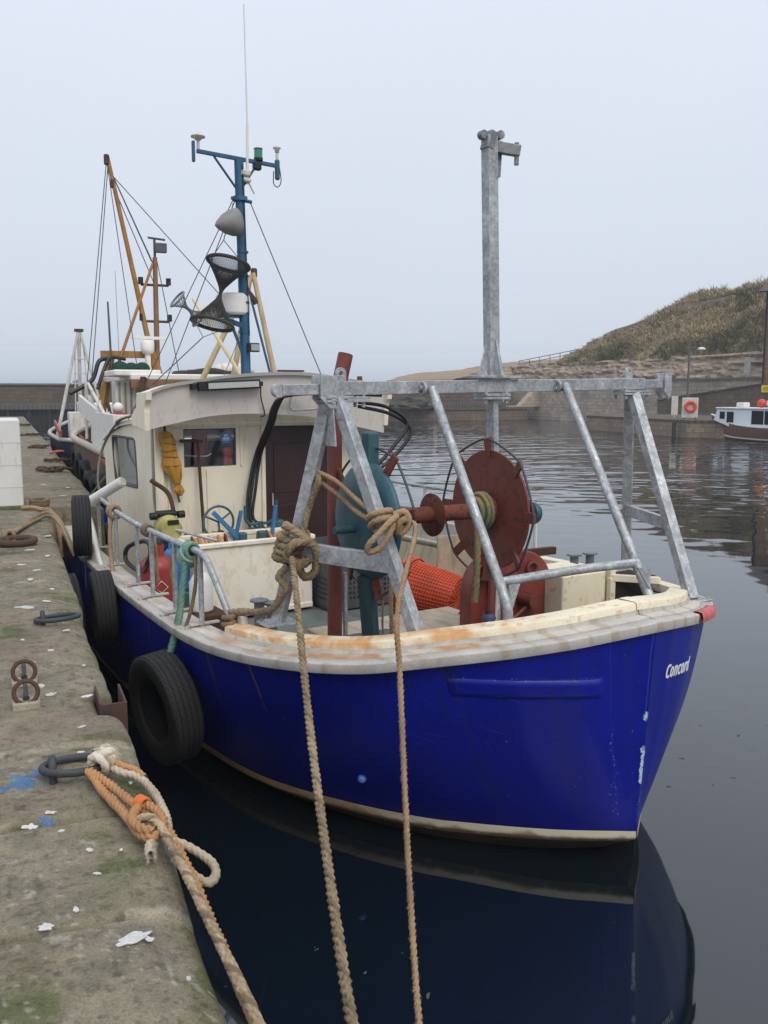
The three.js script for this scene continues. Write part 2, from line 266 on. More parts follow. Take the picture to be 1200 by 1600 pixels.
function stoneColour(x, y, z, edge, dj) {
  const big = fbm(x * 1.6, z * 1.6, 311, 4), mid = fbm(x * 7, z * 7 + y * 5, 315, 4), fin = fbm(x * 40, z * 40 + y * 31, 316, 2);
  let c = mix3([0.232, 0.203, 0.145], [0.292, 0.258, 0.19], clamp(big * 1.5 - 0.3));
  c = mix3(c, [0.165, 0.15, 0.112], sst(0.5, 0.72, mid) * 0.5);
  c = mix3(c, [0.32, 0.285, 0.22], sst(0.56, 0.75, fbm(x * 5 + 9, z * 5, 318, 4)) * 0.5);
  c = mix3(c, [0.26, 0.185, 0.14], sst(0.55, 0.75, fbm(x * 2.3 + 4, z * 2.3, 319, 3)) * 0.45);
  // moss and algae: patches, the joints and the worn lip hold the most
  const mo = fbm(x * 4, z * 4, 321, 4) + 0.12 * Math.exp(-dj * dj / 0.006) + 0.1 * sst(0.25, 0.0, edge);
  c = mix3(c, [0.17, 0.165, 0.085], sst(0.54, 0.76, mo) * 0.6);
  c = mix3(c, [0.1, 0.115, 0.04], sst(0.7, 0.8, mo + 0.18 * (fin - 0.5)) * 0.8);
  c = mix3(c, [0.07, 0.1, 0.02], blotch(x, z, 0.44, -1.93, 0.12) * 0.9); c = mix3(c, [0.08, 0.1, 0.03], blotch(x, z, 0.36, -4.05, 0.16) * 0.7); c = mix3(c, [0.055, 0.075, 0.02], blotch(x, z, -0.02, -9.3, 0.3) * 0.8);
  c = mix3(c, [0.42, 0.4, 0.34], sst(0.78, 0.86, vn(x * 55, z * 55 + y * 40, 323)) * sst(0.5, 0.66, fbm(x * 3, z * 3, 324, 3)) * 0.7);
  c = mix3(c, [0.41, 0.365, 0.29], sst(0.07, 0.015, dj + 0.03 * (fbm(x * 9, z * 9, 328, 3) - 0.5)) * sst(0.5, 0.62, fbm(x * 6, z * 12, 327, 4)) * 0.8);
  c = mix3(c, [0.055, 0.05, 0.04], sst(0.8, 0.9, vn(x * 34, z * 34 + y * 29, 326)) * 0.5);
  // worn blue paint on the stone
  const bp = Math.max(blotch(x, z, -0.02, -3.72, 0.16), blotch(x, z, 0.05, -3.3, 0.05)) * sst(0.42, 0.52, fbm(x * 30, z * 22, 335, 3));
  c = mix3(c, [0.09, 0.21, 0.42], sst(0.3, 0.5, bp) * 0.9);
  const k = 0.92 + 0.16 * fin; return [c[0] * k, c[1] * k, c[2] * k];
}
const slabs = [];
const topY = (x, z) => { const b = slabs.find((q) => z <= q[0] + 0.02 && z >= q[1] - 0.02) || [0, 0, 0, 0]; return QY + b[2] + b[3] * (x - 0.2) + 0.026 * (fbm(x * 2.2, z * 2.2, 342, 4) - 0.5); };
function slab(z1, z2, res, xin, tilt) {            // z1 nearer the camera (larger) than z2
  const nz = Math.max(3, Math.round((z1 - z2) / res)), nt = Math.round((edgeX((z1 + z2) / 2) - xin) / res), nf = Math.max(10, Math.round(0.9 / res / 2.2));
  const r = 0.07, drop = (rnd() - 0.5) * 0.005, total = nt + 8 + nf, info = []; slabs.push([z1, z2, drop, tilt]);
  const g = gridSurf(nz, total, (u, vv) => {
    const k = Math.round(vv * total); let x, y, edge, zl = lerp(z1, z2, u); const ex = edgeX(zl) + 0.012 * (hsh(Math.round(z1 * 10), 1, 5) - 0.5);
    if (k <= nt) { x = lerp(xin, ex - r, k / nt); y = QY; edge = ex - x; } else if (k <= nt + 8) { const a = (k - nt) / 8 * Math.PI / 2; x = ex - r + r * Math.sin(a); y = QY - r + r * Math.cos(a); edge = 0; } else { const q = (k - nt - 8) / nf; x = ex + 0.03 * q + 0.03 * (fbm(zl * 4, q * 9, 340, 3) - 0.5) * sst(0, 0.1, q); y = QY - r - q * 2.5; edge = 0; }
    const za = jointZ(z1, x), zb = jointZ(z2, x); const z = lerp(za - 0.0012, zb + 0.0012, u), dj = Math.min(za - z, z - zb);
    const gr = Math.exp(-Math.pow(dj / (0.012 + 0.02 * vn(x * 6, z1 * 3, 344)), 2));
    const wear = sst(0.22, 0, edge) * (0.035 * fbm(x * 5, z * 5, 346, 3) + 0.01);
    if (k <= nt + 8) y += drop + tilt * (x - 0.2) + 0.026 * (fbm(x * 2.2, z * 2.2, 342, 4) - 0.5) + 0.007 * (fbm(x * 24, z * 24, 343, 2) - 0.5) - 0.013 * gr * (0.5 + vn(x * 9, z1 * 5, 347)) - wear; else x -= 0.02 * gr;
    if (u === 0 || u === 1) { if (k <= nt + 8) y -= 0.014; else x -= 0.016; }
    info.push([edge, dj]); return [x, y, z, x, z + (QY - y)];
  }, false);
  return colourise(g, (v, i) => stoneColour(v.x, v.y, v.z, info[i][0], info[i][1]));
}
{
  const J = [1.4, 0.2, -0.75, -1.6, -2.6, -3.3, -4.02, -5.3, -6.45, -7.1, -7.85, -8.8, -9.9, -11.0, -12.1, -13.05];
  for (let i = 0; i + 1 < J.length; i++) mesh('stone_slab', slab(J[i], J[i + 1], J[i] > -1 ? 0.03 : J[i] > -5 ? 0.011 : J[i] > -8 ? 0.018 : 0.03, -0.9, (rnd() - 0.5) * 0.01), stoneMat, quay, true);
  let z = -13.05; for (let i = 0; i < 12; i++) { const z2 = z - rr(1.1, 1.7); mesh('stone_slab', slab(z, z2, 0.05, -0.9, (rnd() - 0.5) * 0.008), stoneMat, quay, true); z = z2; }
  const farTop = gridSurf(12, 60, (u, v) => { const zz = lerp(z - 0.004, -66, v), x = lerp(-0.9, edgeX(zz), u); return [x, QY - 0.01 + 0.03 * (fbm(x, zz, 350, 3) - 0.5), zz, x, zz]; }, true);
  const apron = gridSurf(40, 60, (u, v) => { const x = lerp(-60, -0.905, u), zz = lerp(12, -66, v); return [x, QY - 0.012 + 0.02 * (fbm(x, zz, 351, 3) - 0.5), zz, x, zz]; }, true);
  for (const [nm, g] of [['far_paving', farTop], ['inner_paving', apron]]) mesh(nm, colourise(g, (p) => stoneColour(p.x, p.y, p.z, 0.5, 0.3)), stoneMat, quay, true);
  const core = [box(60.3, 4, 25, -29.83, -0.4, -0.65), box(61.1, 4, 52.9, -29.43, -0.4, -39.6)];
  const stepGeo = gridSurf(20, 40, (u, v) => { const y = QY - 0.03 - 2.2 * v; return [0.42 + 0.8 * u, y + (v === 0 ? 0.0 : 0), -13.02 + 0.06 * (fbm(u * 5, v * 6, 355, 3) - 0.5) + 0.02, u, v * 2]; }, true);
  mesh('core_masonry', core.map((g) => colourise(g, () => [0.12, 0.11, 0.08])), stoneMat, quay);
  mesh('quay_step_face', colourise(stepGeo, (p) => stoneColour(p.x, p.y, p.z * 3 + p.y, 0.2, 0.2)), stoneMat, quay, true);
}
// bird droppings: flat, with an irregular outline
{
  const dropMat = S({ color: 0xd9d9d4, map: tGrain, roughness: 0.9 });
  const D = [[0.265, -2.44, 0.036], [0.31, -2.42, 0.012], [0.04, -2.61, 0.026], [0.13, -2.67, 0.012], [0.02, -3.27, 0.03], [0.09, -3.36, 0.014], [0.2, -3.02, 0.012], [0.12, -3.2, 0.01], [0.21, -2.86, 0.008], [0.3, -2.98, 0.006], [0.38, -2.2, 0.008], [0.33, -4.62, 0.02], [0.16, -4.75, 0.03], [0.12, -4.9, 0.025], [0.2, -5.6, 0.02], [0.05, -5.9, 0.016], [0.32, -6.05, 0.02], [0.09, -6.8, 0.05], [0.24, -6.95, 0.03], [0.3, -7.4, 0.03], [0.15, -7.9, 0.04], [0.22, -8.3, 0.03], [0.1, -8.6, 0.04], [0.34, -9.0, 0.03], [0.19, -9.4, 0.04], [0.4, -10.3, 0.05], [0.8, -14.3, 0.05], [0.95, -15.5, 0.05], [0.6, -16.2, 0.05], [0.36, -5.2, 0.012], [0.27, -4.2, 0.012], [0.4, -3.5, 0.009], [0.24, -3.9, 0.012]];
  for (const [x, z, r] of D) {
    const s = new THREE.Shape(), n = 34, e = rr(1.2, 2.2), ph = rr(0, 6);
    for (let k = 0; k < n; k++) { const a = k / n * Math.PI * 2, q = r * 0.62 * (0.5 + 0.9 * vn(Math.cos(a) * 2.6 + x * 50, Math.sin(a) * 2.6 + z * 50, 61) + 0.08 * vn(a * 4, x * 90, 62)); const px = Math.cos(a) * q * e, py = Math.sin(a) * q, cx = px * Math.cos(ph) - py * Math.sin(ph), cy = px * Math.sin(ph) + py * Math.cos(ph); k ? s.lineTo(cx, cy) : s.moveTo(cx, cy); }
    s.closePath();
    const g = new THREE.ExtrudeGeometry(s, { depth: 0.003, bevelEnabled: true, bevelThickness: 0.001, bevelSize: 0.0015, bevelSegments: 1 }).rotateX(-Math.PI / 2).translate(x, 0, z), gp = g.attributes.position; for (let i = 0; i < gp.count; i++) gp.setY(i, gp.getY(i) + topY(gp.getX(i), gp.getZ(i)) + 0.0015);
    mesh('bird_dropping', g, dropMat, quay);
  }
}
// ---------------------------------------------------------------- the far side of the harbour
const tWallC = dtex(1024, (u, v) => { // rubble masonry too far off to tell stone from stone
  const row = Math.floor(v * 26), f = v * 26 - row, w = 12 + Math.floor(hsh(row, 2, 5) * 6), uu = u * w + hsh(row, 1, 3), col = Math.floor(uu) % w, fu = uu - Math.floor(uu);
  const t = hsh(col, row, 9), a = fbm(u * 10, v * 10, 401, 4, 10), b = vn(u * 200, v * 200, 402, 200), j = (f < 0.1 || fu < 0.06) ? 0.8 : 1;
  let c = mix3(hex(0x9c8f80), hex(0xbaac9a), clamp(t * 0.8 + a * 0.5 - 0.15)); c = mix3(c, hex(0x8f867b), sst(0.5, 0.75, fbm(u * 5, v * 5, 405, 4, 5)) * 0.6); return c.map((q) => q * j * (0.9 + 0.2 * b));
});
tWallC.repeat.set(0.1, 0.1);
const tConc = dtex(512, (u, v) => { const a = fbm(u * 6, v * 6, 411, 5, 6), s = sst(0.5, 0.7, fbm(u * 24, v * 2, 415, 4, 2)), c = Math.abs((v * 4) % 1 - 0.5) > 0.485 ? 0.8 : 1; return mix3(hex(0x77716a), hex(0x8f8981), a).map((q) => q * (1 - 0.25 * s) * c); });
tConc.repeat.set(0.2, 0.2);
const wallMat = S({ map: tWallC, roughness: 0.95, bumpMap: tWallC, bumpScale: 0.06 }), wallBrown = S({ color: 0xe2ddd6, map: tWallC, roughness: 0.95, bumpMap: tWallC, bumpScale: 0.06 }), concMat = S({ map: tConc, roughness: 0.95 }), weedMat = S({ color: 0x3b3a31, map: tGrain, roughness: 0.95 });
function roughWall(len, h, amp, s, nx = 80, ny = 20) { return gridSurf(nx, ny, (u, v) => [u * len, v * h, amp * (fbm(u * len * 0.35, v * h * 0.6, s, 4) - 0.5), u * len, v * h], false); }
{
  const bw = thing('breakwater', 'long dark stone breakwater wall with ledge behind the moored boats', 'wall', [-70, 0, -97]);
  mesh('parapet', [box(128, 1.9, 2.4, 64, 3.1, -1.4)], S({ color: 0x8f8a84, map: tWallC, roughness: 0.95, bumpMap: tWallC, bumpScale: 0.06 }), bw);
  mesh('coping', [box(128, 0.18, 2.7, 64, 4.14, -1.4)], concMat, bw);
  mesh('ledge', [box(128, 0.5, 5, 64, 1.9, 0.2)], S({ color: 0xb9bcc0, map: tConc, roughness: 0.9 }), bw);
  mesh('face', [box(128, 4, 4.4, 64, -0.35, 0)], S({ color: 0x5a5652, map: tConc, roughness: 0.95 }), bw);
  for (let i = 0; i < 40; i++) mesh('timber_pile', rod([44 + i * 1.9, -2, 2.4], [44 + i * 1.9, 1.6, 2.4], 0.16, 0.15, 7), S({ color: 0x2e2a28, roughness: 0.9 }), bw);
  for (const x of [77.3, 80.2, 84.6]) { // resting gulls, a few pixels each
    const gl = mesh('gull', [new THREE.SphereGeometry(0.16, 10, 8).scale(1.5, 0.85, 0.8).translate(0, 0.2, 0), new THREE.SphereGeometry(0.08, 8, 6).translate(0.2, 0.36, 0), new THREE.ConeGeometry(0.09, 0.22, 6).rotateZ(1.5).translate(-0.28, 0.2, 0), rod([0, 0, 0], [0, 0.12, 0], 0.02)], S({ color: 0x77746f, roughness: 0.8 }));
    gl.position.set(x - 70, 4.23, -98.4); tag(gl, ['small bird resting on the breakwater coping, leftmost', 'small bird on the breakwater coping, middle of three', 'small bird on the breakwater coping nearest the moored boats'][x < 78 ? 0 : x < 82 ? 1 : 2], 'bird', 'birds on the breakwater');
  }
  const pier = thing('landing_quay', 'low stone landing below the long harbour wall across the water', 'quay', [30, 0, -93]);
  mesh('top', [box(29, 0.3, 6, 14.5, 1.45, -2.8)], S({ color: 0xc9bfb0, map: tConc, roughness: 0.95 }), pier);
  mesh('face', [box(29, 3.3, 5.8, 14.5, -0.36, -2.85)], S({ color: 0xa59d94, map: tWallC, roughness: 0.95, bumpMap: tWallC, bumpScale: 0.06 }), pier);
  const ramp = new THREE.Shape(); [[0, 0], [6, 0], [6, 2.6], [4, 2.5], [1.6, 0.15], [0, 0.1]].forEach(([x, y], i) => i ? ramp.lineTo(x, y) : ramp.moveTo(x, y));
  mesh('raised_end', [new THREE.ExtrudeGeometry(ramp, { depth: 1, bevelEnabled: false }).translate(26.6, 1.6, -1.2)], wallMat, pier);
  const heap = mesh('net_heap', colourise(mergeVertices(new THREE.IcosahedronGeometry(1, 5)).toNonIndexed(), (p) => mix3([0.025, 0.03, 0.033], [0.075, 0.07, 0.035], sst(0.4, 0.6, fbm(p.x * 4 + p.y * 3, p.z * 4, 431, 3)))), S({ vertexColors: true, roughness: 1 }), scene, true);
  { const p = heap.geometry.attributes.position, v = V(); for (let i = 0; i < p.count; i++) { v.fromBufferAttribute(p, i); const k = 0.7 + 0.6 * fbm(v.x * 2.4 + 5, v.y * 2.4 + v.z * 2.1, 433, 4) + 0.35 * (vn(v.x * 9, v.y * 9 + v.z * 8, 435) - 0.5); p.setXYZ(i, v.x * 3.4 * k, Math.max(-0.1, v.y * 1.15 * k), v.z * 1.6 * k); } heap.geometry.computeVertexNormals(); heap.position.set(43, 1.62, -93); tag(heap, 'dark heap of nets and weed on the far landing', 'net heap'); }
  const post = mesh('mooring_post', [lathe([[0.001, 0], [0.22, 0], [0.2, 0.5], [0.26, 0.62], [0.2, 0.8], [0.001, 0.86]], 14)], mat.white); post.position.set(45.6, 1.61, -91.2); tag(post, 'small white mooring post on the far landing', 'mooring post');
}
{ // right-hand side: harbour wall, rock, terraces and grass
  const hw = thing('harbour_wall', 'tall grey and brown masonry harbour wall below the grassy bank', 'wall', [0, 0, 0]);
  const wl = (x, z1, z2, y1, y2, amp, s) => gridSurf(90, 26, (u, v) => { const z = lerp(z1, z2, u), y = lerp(y1, y2, v); return [x + amp * (fbm(z * 0.35, y * 0.6, s, 4) - 0.5), y, z, z, y]; }, true);
  mesh('lower_masonry', [wl(61, -104, 8, -1, 4.6, 0.5, 451), gridSurf(30, 10, (u, v) => [lerp(55.5, 61.3, u), lerp(-1, 4.4, v), -100, u * 6, v * 5], false)], wallMat, hw, true);
  mesh('upper_rock', [gridSurf(420, 34, (u, v) => { const z = lerp(-106, 6, u), y = 4.5 + v * (2.3 + 0.3 * fbm(z * 0.2, 1, 455, 3)); const st = 0.8 * (vn(z * 0.12, y * 2.8, 457) - 0.5) + 0.7 * (fbm(z * 0.5, y * 1.5, 458, 4) - 0.5) + 0.7 * (fbm(z * 2.2, y * 4, 459, 2) - 0.5); return [62.2 + st + v * 1.2, y, z, z, y]; }, true)], S({ color: 0xf5ede6, map: tWallC, roughness: 1, bumpMap: tWallC, bumpScale: 0.12 }), hw, true);
  mesh('ledge_top', [box(1.6, 0.2, 110, 61.6, 4.55, -48)], concMat, hw);
  const rampW = new THREE.Shape(); [[0, 0], [30, 0], [30, 1.3], [0, 4.6]].forEach(([x, y], i) => i ? rampW.lineTo(x, y) : rampW.moveTo(x, y));
  mesh('ramp_wall', [new THREE.ExtrudeGeometry(rampW, { depth: 0.7, bevelEnabled: false }).rotateY(Math.PI / 2).translate(59.4, 1.2, -40)], S({ color: 0xa69d93, map: tWallC, roughness: 1 }), hw);
  mesh('ramp_coping', [bar([59.75, 2.56, -70], [59.75, 5.86, -40], 0.9, 0.16)], S({ color: 0x5f5954, map: tGrain, roughness: 1 }), hw);
  // rock outcrop over the corner
  const rock = mesh('rock_outcrop', gridSurf(90, 30, (u, v) => { const x = lerp(53.6, 78, u), top = interp([53.6, 54.4, 56.5, 58.9, 62.2, 67.2, 72.3, 78], [4.9, 5.2, 5.9, 6.35, 6.5, 7.0, 7.9, 8.4], x), q = Math.min(1, v * 1.6), b = Math.max(0, v - 0.62) / 0.38; const y = lerp(3.9, top, q) + 0.25 * (fbm(x * 0.9, 3, 463, 3) - 0.5) * q; return [x + 0.6 * (fbm(x, y * 2, 464, 3) - 0.5), y, -102.3 - 0.3 + 1.3 * (vn(x * 0.15, y * 2.8, 461) - 0.5) * (1 - b) + 0.9 * (fbm(x * 0.8, y * 2, 462, 4) - 0.5) - 22 * b, x, y]; }, false), S({ color: 0xebe0d2, map: tWallC, roughness: 1, bumpMap: tGrain, bumpScale: 0.1 }), scene, true);
  structure(rock);
  // grassy bank: a profile rising from the rock to the crest
  const Z = [-120, -111, -108.5, -105.5, -104, -97, -93.5, -87.7, -84.5, -80, -74, -60, -40], Y = [6.2, 6.5, 6.8, 7.4, 9.2, 9.8, 11.6, 13.6, 14.8, 14.8, 15.0, 16, 16.5];
  const hill = (u, v) => { const z = lerp(-94, 6, u), zc = z - 12 * v, base = 6.75, top = interp(Z, Y, zc); const k = Math.min(1, v * 1.25); let y = lerp(base, top, Math.pow(k, 0.82)) + (0.9 * (fbm(z * 0.22, v * 5, 471, 4) - 0.5)) * Math.min(1, v * 6); if (v > 0.84) y -= (v - 0.84) * 14; const x = 63.2 + 17 * v + 0.6 * fbm(z * 0.3, v * 3, 473, 3); return [x, y, zc, x * 0.1, z * 0.1]; };
  const hg = colourise(gridSurf(220, 60, hill, true), (p) => { const a = fbm(p.z * 0.25, p.x * 0.25 + p.y * 0.2, 475, 4), b = fbm(p.z * 1.6, p.x * 1.6 + p.y, 476, 3); let c = mix3([0.15, 0.14, 0.07], [0.25, 0.215, 0.12], clamp(a * 1.6 - 0.3)); c = mix3(c, [0.09, 0.09, 0.045], sst(0.5, 0.7, b) * 0.6); return c; });
  structure(mesh('hillside', hg, S({ vertexColors: true, roughness: 1 }), scene, true));
  // grass: bent blades in tufts, one uncountable cover
  const blade = new THREE.BufferGeometry(); { const P = []; for (let k = 0; k < 7; k++) { const a = k * 0.9 + 0.3, l = 0.75 + 0.25 * ((k * 37) % 7) / 7, w = 0.05, dx = Math.cos(a), dz = Math.sin(a); const b0 = [dx * 0.04 - dz * w, 0, dz * 0.04 + dx * w], b1 = [dx * 0.04 + dz * w, 0, dz * 0.04 - dx * w], m0 = [dx * 0.2 * l - dz * w * 0.7, 0.55 * l, dz * 0.2 * l + dx * w * 0.7], m1 = [dx * 0.2 * l + dz * w * 0.7, 0.55 * l, dz * 0.2 * l - dx * w * 0.7], t = [dx * 0.62 * l, 0.78 * l, dz * 0.62 * l]; P.push(...b0, ...b1, ...m0, ...b1, ...m1, ...m0, ...m0, ...m1, ...t); } blade.setAttribute('position', new THREE.Float32BufferAttribute(P, 3)); blade.computeVertexNormals(); }
  const N = 12000, im = new THREE.InstancedMesh(blade, S({ color: 0xffffff, roughness: 1, side: THREE.DoubleSide }), N), Q = new THREE.Quaternion(), E3 = new THREE.Euler(), col = new THREE.Color();
  for (let i = 0; i < N; i++) { const u = i < 9600 ? rr(0, 0.6) : rr(0.6, 0.99), v = rr(0.0, 0.83), q = hill(u, v), s = rr(0.35, 1.0) * (0.55 + 0.9 * sst(0.35, 0.6, fbm(q[2] * 0.18, q[0] * 0.18, 483, 3))); E3.set(rr(-0.25, 0.25), rr(0, 6.28), rr(-0.3, 0.1)); Q.setFromEuler(E3); M4.compose(V(q[0], q[1] - 0.05, q[2]), Q, V(s, s * rr(0.7, 1.2), s)); im.setMatrixAt(i, M4); const t = fbm(q[2] * 0.3, q[0] * 0.3, 481, 3), c = mix3([0.15, 0.135, 0.07], [0.44, 0.36, 0.22], clamp(t * 2.6 - 0.7 + rr(-0.3, 0.3))); im.setColorAt(i, col.setRGB(...c)); }
  im.name = 'rough_grass'; im.castShadow = im.receiveShadow = true; Object.assign(im.userData, { kind: 'stuff', label: 'rough tawny grass covering the bank above the harbour wall', category: 'grass' }); scene.add(im);
  // low terrace walls set in the bank
  const tw = (za, zb, v, h, label) => { const at = (zc) => { const q = hill(clamp((zc + 12 * v + 94) / 100), v); return V(q[0] - 0.3, q[1] + h * 0.25, q[2]); }, pts = [0, 1, 2, 3, 4].map((k) => at(lerp(za, zb, k / 4))), o = thing('terrace_wall', label, 'wall', [0, 0, 0], 0, 'terrace walls on the bank'); for (let k = 0; k < 4; k++) mesh('wall_length', [bar(pts[k], pts[k + 1], 0.6, h, 0.02)], wallBrown, o); };
  tw(-104.6, -97, 0.66, 1.4, 'stone terrace wall at the left end of the grassy bank');
  tw(-93, -84, 0.42, 0.9, 'long low terrace wall halfway up the grassy bank');
  tw(-85, -74, 0.55, 0.9, 'upper terrace wall near the crest of the grassy bank');
  // handrail up the rock
  const hr = thing('handrail', 'thin grey metal handrail climbing the rock to the bank', 'railing');
  const A = V(63, 6.5, -101.5), Bq = V(72.6, 7.9, -101.5), up = (p, h) => p.clone().add(V(0, h, 0));
  for (const h of [0.95, 0.5]) mesh('rail', rod(up(A, h), up(Bq, h + 0.35), 0.045), mat.wire, hr);
  for (let i = 0; i <= 6; i++) { const p = A.clone().lerp(Bq, i / 6); mesh('post', rod(up(p, -0.5), up(p, 0.97 + 0.35 * i / 6), 0.045), mat.wire, hr); }
  // jetty on the right with its furniture
  const jt = thing('stone_jetty', 'low stone jetty projecting into the harbour beside the brown boat', 'quay');
  const sh = new THREE.Shape(); [[47.6, -65.2], [61.2, -65.2], [61.2, -40], [52, -40], [45.7, -50.6]].forEach(([x, z], i) => i ? sh.lineTo(x, -z) : sh.moveTo(x, -z));
  mesh('body', [new THREE.ExtrudeGeometry(sh, { depth: 2.3, bevelEnabled: false }).rotateX(-Math.PI / 2).translate(0, -1.2, 0)], S({ color: 0xd8cfc4, map: tWallC, roughness: 1, bumpMap: tWallC, bumpScale: 0.06 }), jt);
  mesh('coping', [new THREE.ExtrudeGeometry(sh, { depth: 0.16, bevelEnabled: true, bevelSize: 0.06, bevelThickness: 0.02 }).rotateX(-Math.PI / 2).translate(0, 1.12, 0)], S({ color: 0xd2c6b4, map: tConc, roughness: 1 }), jt);
  for (const [x, z] of [[46.9, -50.8], [46.3, -51.6], [47.3, -53.4]]) mesh('fender_pile', rod([x - 0.9, -1, z], [x - 0.9, 1.15, z], 0.14, 0.14, 8), S({ color: 0x3c3229, roughness: 0.9 }), jt);
  const JY = 1.3, lp = thing('street_lamp', 'tall thin grey lamp post on the jetty across the harbour', 'street lamp', [49.6, JY, -55]);
  mesh('pole', [rod([0, 0, 0], [0, 5.45, 0], 0.11, 0.07)], S({ color: 0x55595c, roughness: 0.6 }), lp); mesh('arm', [rod([0, 5.4, 0], [1.1, 5.45, 0], 0.04)], mat.wire, lp); mesh('lantern', [new THREE.SphereGeometry(0.3, 14, 8).scale(1.3, 0.45, 0.6).translate(1.2, 5.38, 0)], mat.white, lp); mesh('base', [rod([0, 0, 0], [0, 0.8, 0], 0.15, 0.15)], S({ color: 0x55595c, roughness: 0.6 }), lp);
  const lb = thing('lifebuoy_stand', 'orange lifebuoy in a white housing on the jetty', 'lifebuoy', [47.0, JY, -51.8], -0.75);
  mesh('housing', [box(1.15, 1.5, 0.18, 0, 0.85, 0, 0.06)], mat.whiteDirty, lb); mesh('lifebuoy', [new THREE.TorusGeometry(0.33, 0.12, 10, 24).translate(0.05, 0.95, 0.16)], S({ color: 0xd8502c, roughness: 0.6 }), lb); for (const x of [-0.4, 0.4]) mesh('leg', [rod([x, 0, 0], [x, 0.3, 0], 0.05)], mat.wire, lb);
  const board = (x, y, z, t, label) => { const b = mesh('notice_board', [box(0.5, 1.5, 0.06, 0, 0.95, 0, 0.02), rod([0, 0, -0.06], [0, 0.9, -0.06], 0.04)], mat.whiteDirty); b.position.set(x, y, z); b.rotation.y = t; tag(b, label, 'notice board'); };
  board(48.9, JY, -55.6, -0.75, 'narrow white board standing left of the far lamp post'); board(60.9, 4.66, -60.2, -0.9, 'narrow white notice board up on the far wall');
  const ys = thing('warning_sign', 'yellow warning sign on a post behind the brown boat', 'sign', [51.9, JY, -49.4], -0.8);
  mesh('plate', [box(0.62, 0.5, 0.03, 0, 2.25, 0)], S({ color: 0xd9c31c, roughness: 0.6 }), ys); mesh('post', [rod([0, 0, -0.05], [0, 2.5, -0.05], 0.04)], mat.wire, ys); mesh('print', [0.12, 0.03, -0.06, -0.15].map((y, i) => box([0.36, 0.5, 0.46, 0.4][i], 0.035, 0.004, 0, 2.25 + y, 0.018)), mat.black, ys);
  // stone building at the frame edge
  const bd = thing('stone_building', 'brown stone building with a drainpipe at the right edge', 'building', [58.2, 4.4, -55.9], 0.12);
  mesh('wall', [box(9, 7.6, 12, 4.5, 3.3, 6)], S({ color: 0xd9c2a6, map: tWallC, roughness: 1, bumpMap: tWallC, bumpScale: 0.05 }), bd);
  mesh('roof', [poly([[-0.6, 0], [9.6, 0], [4.5, 3.4]], 12.8).translate(0, 7.1, -0.4)], S({ color: 0x6c6660, map: tGrain, roughness: 1 }), bd);
  mesh('drainpipe', [rod([-0.1, -0.4, 0.15], [-0.1, 7, 0.15], 0.07)], S({ color: 0x2f2c2b, roughness: 0.7 }), bd); mesh('gutter', [bar([-0.45, 7.08, -0.3], [-0.45, 7.08, 12.3], 0.16, 0.12)], S({ color: 0x2f2c2b, roughness: 0.7 }), bd);
  mesh('door', [box(0.1, 2.1, 1.1, -0.03, 0.6, 4)], mat.door, bd); for (const z of [2, 7, 9.6]) { const wdw = mesh('window', [box(0.08, 1.3, 1, -0.02, 4.6, z)], mat.white, bd); mesh('pane', [box(0.04, 1.1, 0.8, -0.07, 4.6, z)], mat.glass, wdw); }
}
// ---------------------------------------------------------------- the blue fishing boat
const boat = thing('fishing_boat', 'blue fishing boat with cream wheelhouse and galvanised gantry moored at the quay', 'fishing boat', [3.82, 0, -4.42], 9 * Math.PI / 180);
const toW = (x, y, z) => V(x, y, z).applyAxisAngle(V(0, 1, 0), 9 * Math.PI / 180).add(V(3.82, 0, -4.42));
const gS = [0, 0.05, 0.15, 0.33, 0.64, 0.87, 1.23, 1.79, 2.47, 3.62, 5.39, 7.19, 9, 10.4, 10.8], gB = [0, 0.24, 0.57, 0.95, 1.39, 1.66, 1.9, 2.12, 2.22, 2.2, 2.1, 1.96, 1.75, 1.5, 1.35], gY = [1.75, 1.73, 1.69, 1.64, 1.57, 1.52, 1.475, 1.43, 1.40, 1.38, 1.36, 1.35, 1.36, 1.38, 1.38];
const tS = [0.1, 0.46, 0.98, 1.21, 1.65, 2.2, 2.61, 3.18, 4.5, 6, 8, 10, 10.7], tB = [0, 0.45, 0.93, 1.11, 1.38, 1.64, 1.76, 1.84, 1.95, 1.95, 1.8, 1.45, 1.25];
const SP = (p) => 10.8 * Math.pow(Math.abs(p), 2.4), YT = (s) => interp([0, 0.5, 1, 2, 4], [0.27, 0.245, 0.215, 0.2, 0.19], s);
const gunB = (s) => s < 0.6 ? interp(gS, gB, s) : interpS(gS, gB, s), gunY = (s) => interpS(gS, gY, s);
// p from -1 (quay-side stern) through 0 (stem) to 1 (far-side stern)
function hullPt(p, q) {                            // q 0 gunwale, 1 boot-top line, >1 below
  const s = SP(p), sg = Math.sign(p) || 1, st = 0.1 + s * (10.6 / 10.8), b0 = gunB(s) * (sg > 0 ? 0.965 : 1), b1 = interpS(tS, tB, st), y0 = gunY(s) - 0.02, y1 = YT(st);
  if (q <= 1) { const bl = 0.075 * Math.sin(Math.PI * q) * sst(0, 0.5, b0); const fx = Math.min(1, b0 / 0.4); return [sg * (lerp(b0, b1, q) + bl * fx), lerp(y0, y1, q), -(lerp(s, st, q)) + bl * 0.3 * (1 - sst(0.2, 2, s))]; }
  const k = q - 1; return [sg * b1 * (1 - 0.8 * Math.max(0, k - 0.06)), y1 - k * 0.95, -(st + 1.5 * Math.max(0, k - 0.06) * Math.exp(-s * 1.2))];
}
